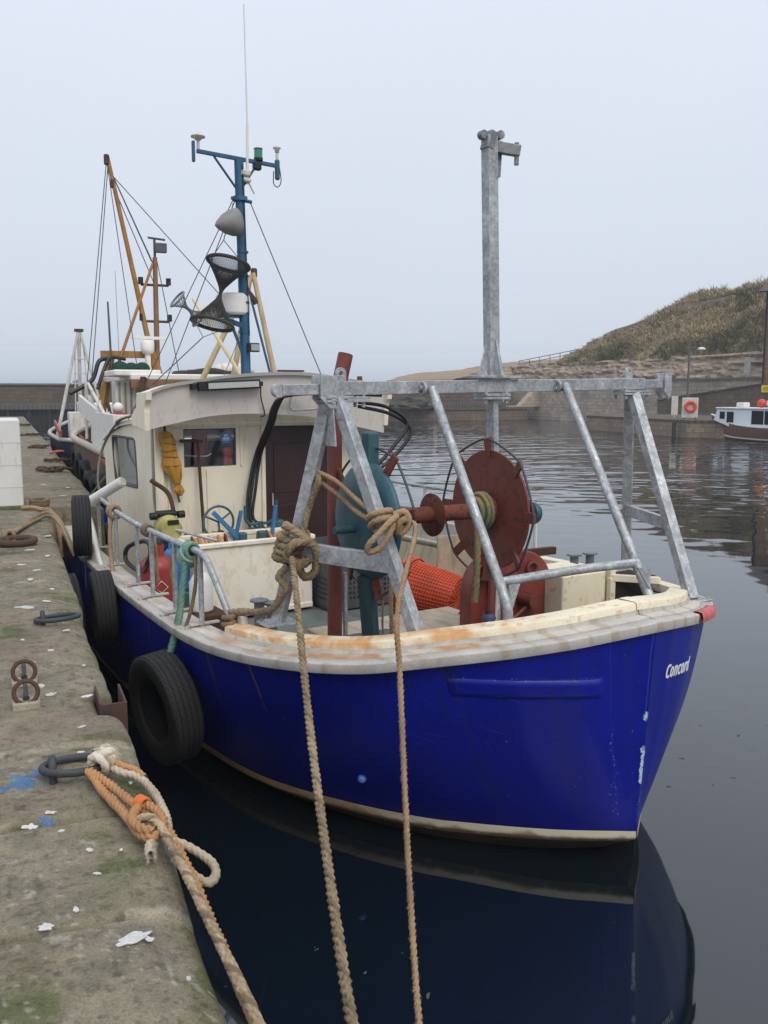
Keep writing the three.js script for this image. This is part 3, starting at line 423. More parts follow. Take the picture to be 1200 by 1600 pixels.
const arcs = (() => { const a = [0]; let l = 0, pr = hullPt(0, 0.3); for (let i = 1; i <= 400; i++) { const q = hullPt(i / 400, 0.3); l += Math.hypot(q[0] - pr[0], q[2] - pr[2]); pr = q; a.push(l); } return a; })();
const arcOf = (p) => { const f = Math.min(400, Math.abs(p) * 400), i = Math.min(399, Math.floor(f)); return lerp(arcs[i], arcs[i + 1], f - i) * Math.sign(p); };
const pOfArc = (a) => { const A = Math.abs(a); let i = 0; while (i < 399 && arcs[i + 1] < A) i++; return (i + (A - arcs[i]) / Math.max(1e-9, arcs[i + 1] - arcs[i])) / 400 * Math.sign(a); };
const tHull = (() => { // paint: weathered blue, chips, seams, rust weeps
  const c = document.createElement('canvas'); c.width = 2048; c.height = 512; const x = c.getContext('2d'), im = x.createImageData(2048, 512);
  for (let j = 0; j < 512; j++) for (let i = 0; i < 2048; i++) { const a = fbm(i / 90, j / 90, 501, 4), b = vn(i / 1.6, j / 1.6, 502), st = sst(0.52, 0.7, fbm(i / 14, j / 160, 505, 3)), fl = vn(i / 2.4, j / 2.4, 507) > 0.965 ? 1 : 0, o = (j * 2048 + i) * 4; let q = mix3([6, 18, 126], [10, 27, 150], a); q = mix3(q, [24, 36, 108], st * 0.35); q = mix3(q, [70, 80, 140], fl * 0.25); im.data[o] = q[0] + 8 * (b - 0.5); im.data[o + 1] = q[1] + 8 * (b - 0.5); im.data[o + 2] = q[2] + 12 * (b - 0.5); im.data[o + 3] = 255; }
  x.putImageData(im, 0, 0);
  const X = (a) => (a + 6) / 8 * 2048, Y = (y) => (1.8 - y) / 1.8 * 512; // arc -6 .. 2 m (quay side negative), height 0 .. 1.8 m
  const line = (a0, y0, a1, y1, w, col) => { x.strokeStyle = col; x.lineWidth = w; x.beginPath(); const n = 14; for (let i = 0; i <= n; i++) { const t = i / n, px = X(lerp(a0, a1, t)) + rr(-1.2, 1.2), py = Y(lerp(y0, y1, t)); i ? x.lineTo(px, py) : x.moveTo(px, py); } x.stroke(); };
  const chip = (a, y, r, col) => { x.fillStyle = col; x.beginPath(); for (let k = 0; k < 9; k++) { const t = k / 9 * 6.283, q = r * rr(0.4, 1.2); k ? x.lineTo(X(a) + q * Math.cos(t), Y(y) + q * 1.3 * Math.sin(t)) : x.moveTo(X(a) + q, Y(y)); } x.fill(); };
  for (let y = 0.62; y < 1.12; y += 0.008) if (fbm(y * 9, 1, 511, 2) > 0.4) chip(-0.014 + rr(-0.014, 0.014), y, rr(2.4, 6), rnd() < 0.75 ? '#b9cdd8' : '#7f97a8');
  for (let y = 0.32; y < 0.62; y += 0.02) chip(-0.01 + rr(-0.01, 0.01), y, rr(0.6, 1.8), '#a9b7cf');
  line(-0.3, 1.66, -0.28, 0.3, 1, 'rgba(60,72,150,.75)'); line(0.27, 1.6, 0.27, 0.6, 1, 'rgba(110,120,180,.6)'); line(-0.02, 1.72, -0.02, 1.1, 1.2, 'rgba(110,120,190,.6)');
  for (let k = 0; k < 40; k++) chip(-0.28 + rr(-0.05, 0.02), rr(0.35, 1), rr(0.5, 1.6), '#8b97c4');
  for (let k = 0; k < 90; k++) chip(rr(-5.8, 1.6), rr(0.3, 1.6), rr(0.5, 1.5), rnd() < 0.4 ? '#9aa6cc' : '#0a0e3c');
  for (let k = 0; k < 34; k++) { const a = rr(-5.6, -1), y = rr(0.9, 1.42); line(a, y, a + rr(0.02, 0.16), y - rr(0.02, 0.1), rr(0.5, 1.3), 'rgba(150,160,200,.35)'); }
  for (const a of [-2.75, -3.3, -4.05, -4.7, -5.6]) { line(a, 1.42, a + 0.01, rr(0.75, 1.0), 4.6, 'rgba(92,72,58,.8)'); line(a + 0.014, 1.42, a + 0.024, 1.08, 2.6, 'rgba(150,130,110,.7)'); line(a - 0.05, 1.4, a - 0.05, 1.2, 1.2, 'rgba(80,70,60,.5)'); }
  for (let k = 0; k < 120; k++) { const a = -1.3 + 0.96 * Math.pow(rnd(), 0.7), y = lerp(1.43, 1.4, (a + 1.3) / 0.96) + rr(-0.008, 0.008); chip(a, y, rr(0.3, 1.3), rnd() < 0.75 ? '#3a48a8' : '#8a97cc'); if (k % 5 === 0) chip(a, y - 0.14 + rr(-0.01, 0.01), rr(0.4, 1.6), '#0a0c22'); }
  for (let k = 0; k < 60; k++) { const a = rr(-5.5, -0.5), y = rr(0.4, 1.35), d = rr(0.03, 0.3); line(a, y, a + d, y + rr(-0.03, 0.03), rr(0.5, 1.2), rnd() < 0.5 ? 'rgba(120,135,190,.3)' : 'rgba(8,10,40,.45)'); }
  for (let k = 0; k < 240; k++) { const a = rr(-3.2, -1.2), y = 1.42 + 0.05 * (a + 3) * 0.5; line(a, y + 0.06, a + rr(-0.02, 0.02), y - rr(0.02, 0.16), rr(0.6, 1.8), 'rgba(20,22,44,.4)'); }
  const t = new THREE.CanvasTexture(c); t.colorSpace = THREE.SRGBColorSpace; t.wrapS = THREE.RepeatWrapping; t.wrapT = THREE.ClampToEdgeWrapping; return t;
})();
const hullMat = PM({ map: tHull, roughness: 0.36, specularIntensity: 0.6, bumpMap: tGrain, bumpScale: 0.0008 });
const hullHalf = (sg, q0, q1, n, m) => gridSurf(n, m, (u, v) => { const p = sg * u * 0.9999 + sg * 1e-5, h = hullPt(p, lerp(q0, q1, v)); return [...h, (arcOf(p) + 6) / 8, h[1] / 1.8]; }, sg > 0);
const hull = mesh('hull', [hullHalf(-1, 0, 1, 150, 16), hullHalf(1, 0, 1, 150, 16)], hullMat, boat, true);
{ // transom closes the far end
  const n = 20, g = gridSurf(n, 10, (u, v) => { const e = hullPt(1, v * 1.6); return [lerp(-e[0], e[0], u), e[1], e[2], u, v]; }); mesh('transom', g, hullMat, hull, true);
  const band = (q0, q1) => [hullHalf(-1, q0, q1, 420, 8), hullHalf(1, q0, q1, 420, 8)];
  const off = (g, d) => { const p = g.attributes.position; for (let i = 0; i < p.count; i++) { const x = p.getX(i); p.setX(i, x + Math.sign(x) * d); p.setZ(i, p.getZ(i) + d * 0.5); } return g; };
  mesh('boot_stripe', band(1, 1.105).map((g) => colourise(off(g, 0.006), (p) => { const a = fbm(p.z * 9 + p.x * 7, p.y * 40, 521, 4), lo = sst(0.3, 0.62, (YT(-p.z) - p.y) / 0.1 + 0.9 * (fbm(p.x * 9, p.z * 9, 523, 4) - 0.5)), aft = sst(-0.6, -2.2, p.z); let c = mix3([0.62, 0.58, 0.46], [0.5, 0.44, 0.31], a); c = mix3(c, [0.2, 0.135, 0.055], clamp(lo * 0.85 * sst(0.3, 0.5, a + 0.12))); return mix3(c, [0.24, 0.13, 0.045], aft * (0.65 + 0.4 * a)); })), S({ vertexColors: true, roughness: 0.8 }), hull, true);
  mesh('antifouling', band(1.1, 2).map((g) => colourise(g, (p) => mix3([0.085, 0.03, 0.022], [0.035, 0.03, 0.016], sst(0.4, 0.65, fbm(p.x * 5 + p.z * 6, p.y * 8, 525, 4))))), S({ vertexColors: true, roughness: 0.7 }), hull, true);
  // doubling plate on the bow and the water-outlet boss
  const plate = (a0, a1, ya, yb, th) => { const e = (a, y, d) => { const p = pOfArc(a); let lo = 0, hi = 1; for (let k = 0; k < 24; k++) { const m = (lo + hi) / 2; hullPt(p, m)[1] > y ? lo = m : hi = m; } const h = hullPt(p, lo), h2 = hullPt(pOfArc(a - 0.01 * Math.sign(a || -1)), lo), tx = h2[0] - h[0], tz = h2[2] - h[2], L = Math.hypot(tx, tz) || 1; let nx = -tz / L, nz = tx / L; if (nz < 0) { nx = -nx; nz = -nz; } return [h[0] + nx * d, h[1], h[2] + nz * d, (a + 6) / 8, h[1] / 1.8]; }; return [gridSurf(30, 6, (u, v) => { const ed = Math.min(u, 1 - u) * 30, ev = Math.min(v, 1 - v) * 6; return e(lerp(a0, a1, u), lerp(ya[0], ya[1], u) * (1 - v) + lerp(yb[0], yb[1], u) * v, ed < 0.5 || ev < 0.5 ? -0.006 : th); }, a0 > a1), e]; };
  const [pg, onHull] = plate(-1.3, -0.34, [1.43, 1.4], [1.29, 1.26], 0.014); mesh('doubling_plate', pg, hullMat, hull, true);
  const bs = onHull(-2.2, 0.52, 0.01); mesh('outlet_boss', [new THREE.SphereGeometry(0.032, 14, 10).translate(bs[0], bs[1], bs[2])], S({ color: 0x5b78c9, roughness: 0.3 }), hull);
  const font = await new FontLoader().loadAsync('fonts/droid/droid_sans_bold.typeface.json');
  const tg = new TextGeometry('Concord', { font, size: 0.088, depth: 0.003, curveSegments: 5, bevelEnabled: false }); tg.computeBoundingBox(); const tw = tg.boundingBox.max.x, tp = tg.attributes.position;
  for (let i = 0; i < tp.count; i++) { const tx = tp.getX(i) / tw, a = lerp(0.16, 0.53, tx) + tp.getY(i) * 0.16, q = onHull(a, 1.315 + tp.getY(i) * 1.05 - 0.03 * tx, 0.006 + tp.getZ(i)); tp.setXYZ(i, q[0], q[1], q[2]); } tg.computeVertexNormals();
  mesh('lettering', tg, S({ color: 0xdfe6ee, roughness: 0.5 }), hull).userData.label = 'white lettering on the bow reading Concord';
}
// sweep a closed profile [inward, y above the gunwale] round the sheer from p0 to p1
function sweep(profile, p0, p1, n, yFn = gunY) {
  const cs = (p) => { const s = SP(p); return V((Math.sign(p) || 1) * gunB(s) * (p > 0 ? 0.965 : 1), 0, -s); };
  return gridSurf(n, profile.length, (u, v) => {
    const p = lerp(p0, p1, u), s = SP(p), c = cs(p), d = Math.max(0.05, 0.03 * Math.abs(p)), a = cs(Math.max(-1, p - d)), b = cs(Math.min(1, p + d)); const t = b.sub(a).normalize(); let nx = -t.z, nz = t.x; // inward
    if (p !== 0 && nx * c.x > 0 && Math.abs(c.x) > 0.4) { nx = -nx; nz = -nz; } else if (Math.abs(c.x) <= 0.4 && nz > 0) { nx = -nx; nz = -nz; }
    const k = Math.round(v * profile.length) % profile.length, [o, y] = profile[k]; return [c.x + nx * o, yFn(s) + y, c.z + nz * o, arcOf(p), k * 0.1];
  });
}
const capMat = mat.ledge;
mesh('rubbing_strake', sweep([[-0.02, -0.075], [-0.035, -0.068], [-0.04, -0.012], [-0.03, 0.0], [0.06, 0.006], [0.06, -0.07]], -0.99, 0.99, 220), S({ color: 0xc2beb7, map: tScuff, roughness: 0.85, bumpMap: tGrain, bumpScale: 0.004 }), boat);
const rustStain = (g) => colourise(g, (p) => { const a = fbm(p.x * 5, p.z * 5 + p.y * 9, 541, 4), w = sst(-0.55, -1.1, p.x) * sst(-2.6, -1.9, p.z) * sst(0.36, 0.56, a + 0.12 * (vn(p.x * 60, p.z * 60, 543) - 0.5)); return mix3([1, 1, 1], [0.8, 0.42, 0.16], w * 0.85); });
mesh('gunwale_cap', [rustStain(sweep([[0.05, 0.002], [0.055, 0.012], [0.2, 0.016], [0.215, 0.01], [0.215, -0.05], [0.05, -0.05]], -0.99, 0.99, 420))], S({ color: 0xcbc6bc, vertexColors: true, map: tScuff, roughness: 0.8, bumpMap: tGrain, bumpScale: 0.003 }), boat);
mesh('bulwark_lining', [sweep([[0.19, -0.04], [0.21, -0.04], [0.36, -0.52], [0.33, -0.52]], -0.97, 0.97, 160)], S({ color: 0xbcb59d, map: tScuff, roughness: 0.8 }), boat);
{ const pc = (sQ) => Math.pow(sQ / 10.8, 1 / 2.4); // raised coaming round the bow
  mesh('bow_coaming_base', [sweep([[0.13, 0.01], [0.14, 0.04], [0.3, 0.04], [0.3, 0.01]], -pc(2.25), pc(3.2), 150)], S({ color: 0xb9b5aa, map: tScuff, roughness: 0.8, bumpMap: tGrain, bumpScale: 0.004 }), boat);
  mesh('bow_coaming', [rustStain(sweep([[0.15, 0.036], [0.155, 0.08], [0.17, 0.09], [0.29, 0.095], [0.3, 0.085], [0.3, -0.25], [0.28, -0.25], [0.28, 0.036]], -pc(2.25), pc(3.2), 300))], S({ map: tCream, vertexColors: true, roughness: 0.6 }), boat);
  mesh('coaming_end_block', [box(0.05, 0.2, 0.2, -1.93, 1.47, -2.27, 0.01)], mat.ledge, boat); }
mesh('deck', [gridSurf(20, 60, (u, v) => { const s = 0.5 + 9.7 * v, b = Math.max(0.05, lerp(gunB(s), interpS(tS, tB, s + 0.1), 0.42) - 0.1); return [lerp(-b, b, u), 0.85 + 0.004 * Math.sin(u * 40), -s, u * b, s]; }, true)], mat.deck, boat, true);
mesh('hold_plating', [gridSurf(1, 1, (u, v) => [lerp(-1.0, 1.0, u), 0.45, -lerp(2.4, 9, v)])], mat.dark, boat);
mesh('hatch_board', [box(1.5, 0.03, 1.0, -0.35, 1.2, -2.3, 0.008)], mat.ply, boat);
mesh('hatch_frame', [box(1.3, 0.32, 0.85, -0.35, 1.02, -2.3)], mat.deck, boat);
mesh('side_bulwark', [sweep([[0.0, 0.0], [0.02, 0.44], [0.06, 0.46], [0.09, 0.44], [0.1, 0.0]], -0.85, -0.765, 60, (s) => gunY(s) - 0.45 * sst(6.6, 5.8, s)), sweep([[0.0, 0.0], [0.02, 0.44], [0.06, 0.46], [0.09, 0.44], [0.1, 0.0]], 0.77, 0.99, 60, (s) => gunY(s) - 0.4 * sst(6.6, 5.9, s))], mat.white, boat);
mesh('far_bulwark_board', [bar([1.98, 1.47, -3.6], [1.86, 1.5, -7], 0.04, 0.3, 0.01)], mat.whiteDirty, boat);
// red hose sheath over the stem corner
mesh('hose_sheath', [sweep([[-0.062, -0.06], [-0.066, -0.03], [-0.055, 0.008], [-0.02, 0.016], [0.01, 0.01], [-0.02, 0.002], [-0.04, -0.02]], 0.17, 0.255, 30)], S({ color: 0xcf6a6c, roughness: 0.6, map: tScuff }), boat);
// railing
{
  const P = [[-1.77, 1.4, -6.84, 1.985], [-1.9, 1.4, -5.64, 1.945], [-2.02, 1.4, -4.5, 1.96], [-2.07, 1.4, -3.9, 1.97], [-2.1, 1.4, -3.2, 1.985], [-2.08, 1.42, -2.66, 1.975]];
  mesh('rail_pipe', pipe([[-1.74, 1.99, -7.0], [-1.8, 1.98, -6.5], [-1.9, 1.96, -5.6], [-2.01, 1.97, -4.5], [-2.09, 1.995, -3.2], [-2.08, 1.99, -2.72], [-2.07, 1.95, -2.55], [-2.04, 1.77, -2.42], [-2.0, 1.56, -2.3], [-1.97, 1.45, -2.24]], 0.026, 12, 90, false, 0.3), mat.galv, boat);
  for (const [x, y, z, t] of P) { const po = mesh('railing_post', [rod([x, y - 0.02, z], [x, t, z], 0.021)], mat.galv, boat); mesh('base_strap', [box(0.24, 0.012, 0.05, x + 0.02, gunY(-z) + 0.034, z), box(0.012, 0.1, 0.03, x - 0.13, gunY(-z) - 0.03, z)], mat.ledge, po); }
  const F = [[2.0, -7.2], [2.0, -5.4], [1.98, -3.3]]; for (const [x, z] of F) mesh('railing_post', [rod([x - 0.06, 1.38, z], [x - 0.06, 2.05, z], 0.021)], mat.whiteDirty, boat);
  mesh('rail_pipe', pipe([[1.93, 2.03, -7.6], [1.94, 2.03, -5.4], [1.92, 2.04, -3.3]], 0.02, 8, 30), mat.galv, boat);
}
// ---- gantry
{
  const z = -1.65, beam = mesh('gantry_beam', [bar([-1.42, 3.235, z], [1.62, 3.285, z], 0.1, 0.096, 0.006)], mat.galv, boat);
  mesh('beam_end', [bar([-1.86, 3.222, z], [-1.55, 3.23, z], 0.075, 0.075), disc(0.045, 0.05, 'z').translate(-1.88, 3.22, z)], mat.galv, beam);
  mesh('clamp_plate', [poly([[-0.09, 0.09], [0.09, 0.09], [0.09, -0.07], [0.05, -0.13], [-0.02, -0.13], [-0.09, -0.06]], 0.014, 0.003).translate(-1.5, 3.23, z + 0.055), poly([[-0.09, 0.09], [0.09, 0.09], [0.09, -0.07], [0.05, -0.13], [-0.02, -0.13], [-0.09, -0.06]], 0.014, 0.003).translate(-1.5, 3.23, z - 0.068), disc(0.024, 0.17, 'z', 6).translate(-1.5, 3.155, z)], mat.galv, beam);
  mesh('far_end_plate', [bar([1.6, 3.283, z], [1.86, 3.288, z], 0.075, 0.075), poly([[-0.03, 0.1], [0.05, 0.1], [0.06, -0.06], [0.03, -0.13], [-0.03, -0.06]], 0.02, 0.003).translate(1.9, 3.28, z + 0.03), poly([[-0.03, 0.1], [0.05, 0.1], [0.06, -0.06], [0.03, -0.13], [-0.03, -0.06]], 0.02, 0.003).translate(1.9, 3.28, z - 0.06)], mat.galv, beam);
  const lug = (x, y) => { const s = new THREE.Shape(); s.moveTo(-0.04, 0); s.lineTo(0.04, 0); s.lineTo(0.04, 0.055); s.absarc(0, 0.06, 0.04, 0, Math.PI); s.lineTo(-0.04, 0); const h = new THREE.Path(); h.absarc(0, 0.06, 0.017, 0, Math.PI * 2, true); s.holes.push(h); return new THREE.ExtrudeGeometry(s, { depth: 0.018, bevelEnabled: false }).translate(x, y, z - 0.009); };
  mesh('lifting_lug', [lug(-1.4, 3.28)], mat.galv, beam); mesh('lifting_lug', [lug(1.46, 3.33)], mat.galv, beam);
  for (const [x0, y0] of [[-1.38, 3.17], [1.5, 3.218]]) mesh('flange', [box(0.34, 0.016, 0.17, x0, y0, z, 0.003), box(0.34, 0.016, 0.17, x0, y0 - 0.022, z, 0.003), ...[-0.13, 0.13].flatMap((dx) => [-0.06, 0.06].map((dz) => bolt(x0 + dx, y0 + 0.016, z + dz)).concat([-0.06, 0.06].map((dz) => new THREE.CylinderGeometry(0.013, 0.013, 0.05, 6).translate(x0 + dx, y0 - 0.04, z + dz))))], mat.galv, beam);
  for (const x of [-0.69, 0.63]) mesh('brace_clamp', [disc(0.05, 0.02, 'x', 16).translate(x - 0.06, 3.235 + (x + 0.7) * 0.017, z + 0.06), box(0.12, 0.07, 0.02, x - 0.01, 3.235 + (x + 0.7) * 0.017, z + 0.062), bolt(x - 0.08, 3.24, z + 0.06, 'x', 0.022)], mat.galv, beam);
  for (const x of [-0.95, 0.9]) mesh('shackle_pin', [box(0.13, 0.015, 0.03, x, 3.3 + x * 0.015, z), bolt(x - 0.03, 3.295 + x * 0.015, z)], mat.galvDark, beam);
  const foot = (x, y, z2, p) => mesh('foot_plate', [box(0.26, 0.016, 0.2, x, y, z2, 0.003), ...[-0.1, 0.1].flatMap((dx) => [-0.075, 0.075].map((dz) => bolt(x + dx, y + 0.014, z2 + dz)))], mat.galv, p);
  const leg = (a, b, w = 0.086) => { const m = mesh('gantry_leg', [bar(a, b, w, w, 0.008)], mat.galv, boat); foot(b[0], b[1], b[2], m); return m; };
  leg([-1.44, 3.16, z + 0.04], [-1.21, 1.51, -0.91]); leg([-1.48, 3.15, z - 0.04], [-1.73, 1.53, -2.03]);
  leg([1.48, 3.2, z + 0.04], [1.25, 1.585, -0.72]); leg([1.52, 3.2, z - 0.04], [1.92, 1.5, -2.02]);
  mesh('gusset_plate', [poly([[-0.1, -0.3], [0.18, -0.3], [0.06, 0.0], [-0.06, 0.0]], 0.01).rotateY(Math.PI / 2).translate(-1.5, 3.14, z + 0.0)], mat.galv, boat);
  mesh('cross_bar', [bar([-1.64, 2.08, -1.9], [-1.27, 2.06, -1.14], 0.05, 0.13)], mat.galv, boat); mesh('cross_bar', [bar([1.74, 2.14, -1.86], [1.37, 2.14, -1.12], 0.05, 0.1)], mat.galv, boat);
  const b1 = V(-0.69, 3.24, z + 0.09), f1 = V(-0.66, 1.84, -0.74), b2 = V(0.63, 3.27, z + 0.09), f2 = V(0.44, 1.73, -0.43);
  const br1 = mesh('brace_tube', [pipe([b1, b1.clone().lerp(f1, 0.5), f1.clone().add(V(0, 0.06, -0.03)), V(-0.66, 1.76, -0.7), V(-0.66, 1.66, -0.69)], 0.035, 14, 60, false, 0.2)], mat.galv, boat); foot(-0.66, 1.655, -0.69, br1);
  mesh('brace_web', [poly([[0.02, 0.1], [0.05, 0.1], [0.11, 0.26], [0.02, 0.26]], 0.014).translate(-0.65, 1.66, -0.73)], mat.galv, br1);
  const br2 = mesh('brace_tube', [pipe([b2, b2.clone().lerp(f2, 0.5), f2], 0.035, 14, 40)], mat.galv, boat); foot(f2.x, 1.72, f2.z, br2); mesh('brace_web', [poly([[-0.02, 0.1], [-0.16, 0.27], [-0.02, 0.25]], 0.014).translate(0.46, 1.72, -0.46)], mat.galv, br2);
  mesh('brace_cross_tube', [pipe([V(-0.66, 1.92, -0.83), V(-0.05, 1.96, -0.72), V(0.47, 1.98, -0.61)], 0.033, 14, 20)], mat.galv, boat);
  const pole = mesh('gantry_pole', [bar([-0.055, 3.33, z], [-0.115, 5.1, z], 0.092, 0.092, 0.006)], mat.galv, boat);
  const fin = [[-0.05, 0], [-0.13, 0], [-0.05, 0.28], [0.05, 0.28], [0.13, 0], [0.05, 0]];
  mesh('pole_gusset', [poly(fin, 0.012).translate(-0.06, 3.335, z - 0.006), poly(fin, 0.012).rotateY(Math.PI / 2).translate(-0.066, 3.335, z)], mat.galv, pole); mesh('pole_base_plate', [box(0.4, 0.02, 0.18, -0.03, 3.328, z, 0.003)], mat.galv, pole);
  mesh('pole_head', [poly([[0, 0], [0.06, 0.04], [0.075, 0.3], [0, 0.3]], 0.02).translate(-0.07, 4.78, z - 0.01), bar([-0.07, 5.03, z], [0.1, 5.0, z + 0.1], 0.06, 0.08), disc(0.032, 0.05, 'z', 16).translate(-0.18, 5.1, z), disc(0.032, 0.05, 'z', 16).translate(-0.02, 5.12, z), bar([-0.14, 5.0, z], [-0.1, 5.13, z], 0.1, 0.06), rod([0.075, 5.06, z + 0.09], [0.075, 4.9, z + 0.09], 0.018)], mat.galvDark, pole);
  mesh('gantry_post', [bar([-0.05, 3.2, z], [0.03, 0.86, z], 0.095, 0.05, 0.006), box(0.24, 0.02, 0.16, -0.05, 3.19, z, 0.003), box(0.24, 0.02, 0.16, -0.05, 3.165, z, 0.003), ...[-0.1, 0.1].map((d) => new THREE.CylinderGeometry(0.014, 0.014, 0.09, 6).translate(-0.05 + d, 3.17, z + 0.05))], mat.galv, boat);
  // ---- line hauler hung under the beam
  const Y = 2.29, hd = mesh('hauler_disc', [disc(0.47, 0.02, 'x', 64).translate(-0.06, Y, z), disc(0.12, 0.04, 'x', 24).translate(-0.08, Y, z)], mat.maroon, boat);
  const gp = [], na = 8; for (let k = 0; k < na; k++) { const a = k / na * Math.PI * 2 + Math.PI / 2; gp.push(V(-0.1, Y + Math.sin(a) * 0.565, z + Math.cos(a) * 0.565)); const lg = mesh('disc_lug', [bar([-0.06, Y + Math.sin(a) * 0.42, z + Math.cos(a) * 0.42], [-0.09, Y + Math.sin(a) * 0.57, z + Math.cos(a) * 0.57], 0.02, 0.07, 0.004)], mat.maroon, hd); }
  mesh('guard_rod', [pipe(gp, 0.009, 8, 80, true, 0.25)], mat.wire, hd);
  mesh('hauler_shaft', [rod([-1.18, Y + 0.01, z], [-0.06, Y, z], 0.062, 0.062, 24)], mat.rust, boat); mesh('shaft_flange', [lathe([[0.06, -0.03], [0.09, -0.02], [0.16, -0.008], [0.165, 0.008], [0.09, 0.02], [0.06, 0.03]], 32).rotateZ(Math.PI / 2).translate(-0.61, Y, z)], mat.rust, boat);
  mesh('hauler_motor', [disc(0.085, 0.16, 'x', 20).translate(0.1, Y - 0.02, z), disc(0.1, 0.05, 'x', 20).translate(0.33, Y - 0.05, z)], mat.black, boat); mesh('motor_cap', [new THREE.SphereGeometry(0.09, 16, 12).scale(0.7, 1, 1).translate(0.4, Y - 0.06, z)], mat.teal, boat);
  const th = mesh('drum_housing', [lathe([[0.001, -0.1], [0.2, -0.095], [0.36, -0.05], [0.42, 0.0], [0.43, 0.03], [0.4, 0.05], [0.001, 0.06]], 48).rotateZ(-Math.PI / 2).translate(-1.2, Y, z)], mat.teal, boat);
  const gq = []; for (let k = 0; k < na; k++) { const a = k / na * Math.PI * 2 + 0.2; gq.push(V(-1.14, Y + Math.sin(a) * 0.55, z + Math.cos(a) * 0.55)); mesh('drum_lug', [bar([-1.18, Y + Math.sin(a) * 0.38, z + Math.cos(a) * 0.38], [-1.15, Y + Math.sin(a) * 0.58, z + Math.cos(a) * 0.58], 0.02, 0.06, 0.004)], mat.rust, th); }
  mesh('guard_rod', [pipe(gq, 0.009, 8, 80, true, 0.25)], mat.wire, th); mesh('hydraulic_fitting', [box(0.1, 0.24, 0.1, -1.16, Y + 0.52, z, 0.02)], mat.teal, th); mesh('axle_stub', [rod([-1.24, Y - 0.05, z], [-1.46, Y - 0.05, z], 0.03)], mat.teal, th);
  mesh('drum_bracket', [bar([-1.2, Y - 0.4, z], [-1.05, 0.88, z - 0.1], 0.1, 0.1), box(0.5, 0.5, 0.4, -1.0, 1.1, z - 0.2, 0.04)], S({ color: 0x31535c, map: tScuff, roughness: 0.6 }), boat);
  for (const [d, e] of [[0, 0], [0.03, 0.05]]) mesh('hydraulic_hose', [pipe([[-1.2, 3.14 - d, z - 0.1], [-0.98 + d, 3.1 - e, z - 0.05], [-0.84 + d, 2.98 - e, z], [-0.98 + d, 2.8 - e, z], [-1.15 + d, 2.62, z], [-1.16 + d, 2.45, z + 0.02]], 0.013, 8, 50)], mat.hose, boat);
  mesh('brace_rod', [rod([-1.06, 2.38, z - 0.2], [-0.3, 2.26, z - 0.25], 0.014)], mat.galvDark, boat);
  // maroon stand under the disc
  const st = new THREE.Shape(); st.moveTo(-0.17, 0.86); st.lineTo(0.68, 0.86); st.lineTo(0.68, 1.56); st.quadraticCurveTo(0.66, 1.86, 0.36, 1.9); st.lineTo(0.08, 1.88); st.quadraticCurveTo(-0.15, 1.85, -0.17, 1.6);
  const sd = mesh('hauler_stand', [new THREE.ExtrudeGeometry(st, { depth: 0.12, bevelEnabled: true, bevelSize: 0.015, bevelThickness: 0.015, bevelSegments: 3 }).translate(0, 0, z - 0.2)], S({ color: 0x8a403a, map: tScuff, roughness: 0.45 }), boat);
  mesh('crank_boss', [disc(0.075, 0.1, 'z', 18).translate(0.4, 1.5, z), disc(0.045, 0.18, 'z', 16).translate(0.33, 1.52, z + 0.02)], mat.maroon, sd); mesh('crank_rod', [rod([0.38, 1.5, z + 0.03], [0.05, 1.36, z + 0.1], 0.014)], mat.maroon, sd); mesh('eye_ring', [ring(0.05, 0.014, 'z').translate(0.44, 1.76, z - 0.04)], mat.maroon, sd);
  mesh('lever_post', [rod([-0.24, 1.25, z + 0.25], [-0.2, 1.78, z + 0.22], 0.03)], mat.maroon, sd); mesh('bellows', [lathe([[0.03, 0], [0.06, 0.02], [0.045, 0.05], [0.062, 0.08], [0.045, 0.11], [0.058, 0.14], [0.03, 0.17]], 18).translate(-0.25, 1.36, z + 0.25)], S({ color: 0x3b4668, roughness: 0.6 }), sd); mesh('worn_strip', [bar([-0.06, 1.2, z + 0.1], [0.0, 1.86, z + 0.05], 0.02, 0.01)], mat.whiteDirty, sd);
  // locker with an open hatch by the far coaming
  const lk = mesh('bow_locker', [box(0.5, 0.85, 0.5, 0.86, 1.28, -1.75, 0.02), box(0.06, 0.5, 0.06, 1.16, 1.46, -1.5)], mat.cream, boat); mesh('hatch_frame', [bar([1.15, 1.64, -1.48], [1.55, 1.6, -1.3], 0.05, 0.06), bar([1.15, 1.3, -1.48], [1.15, 1.64, -1.48], 0.05, 0.06)], mat.cream, lk); mesh('hatch_opening', [box(0.55, 0.4, 0.3, 1.42, 1.4, -1.62)], mat.dark, lk);
  for (const [x, zz] of [[1.32, -2.1], [1.5, -2.08]]) mesh('bollard_pin', [rod([x, 1.3, zz], [x, 1.72, zz], 0.04), disc(0.07, 0.014, 'y').translate(x, 1.725, zz)], mat.galvDark, boat);
  for (const [x, zz, h] of [[-1.42, -3.05, 1.45], [-1.28, -3.1, 1.4]]) mesh('bollard_pin', [rod([x, 0.86, zz], [x, h, zz], 0.045), disc(0.08, 0.014, 'y').translate(x, h, zz)], mat.galvDark, boat);
  // red exhaust pipe, open at the top
  const ex = mesh('exhaust_pipe', [pipe([[-1.16, 0.86, -2.2], [-1.15, 2.0, -2.2], [-1.145, 3.05, -2.2], [-1.14, 3.14, -2.2], [-1.1, 3.3, -2.19], [-1.06, 3.5, -2.17]], 0.058, 20, 70, false, 0.3)], mat.redPipe, boat); mesh('pipe_bore', [orient(new THREE.CylinderGeometry(0.048, 0.048, 0.02, 18), V(-1.063, 3.487, -2.171), V(-1.06, 3.502, -2.17))], mat.dark, ex);
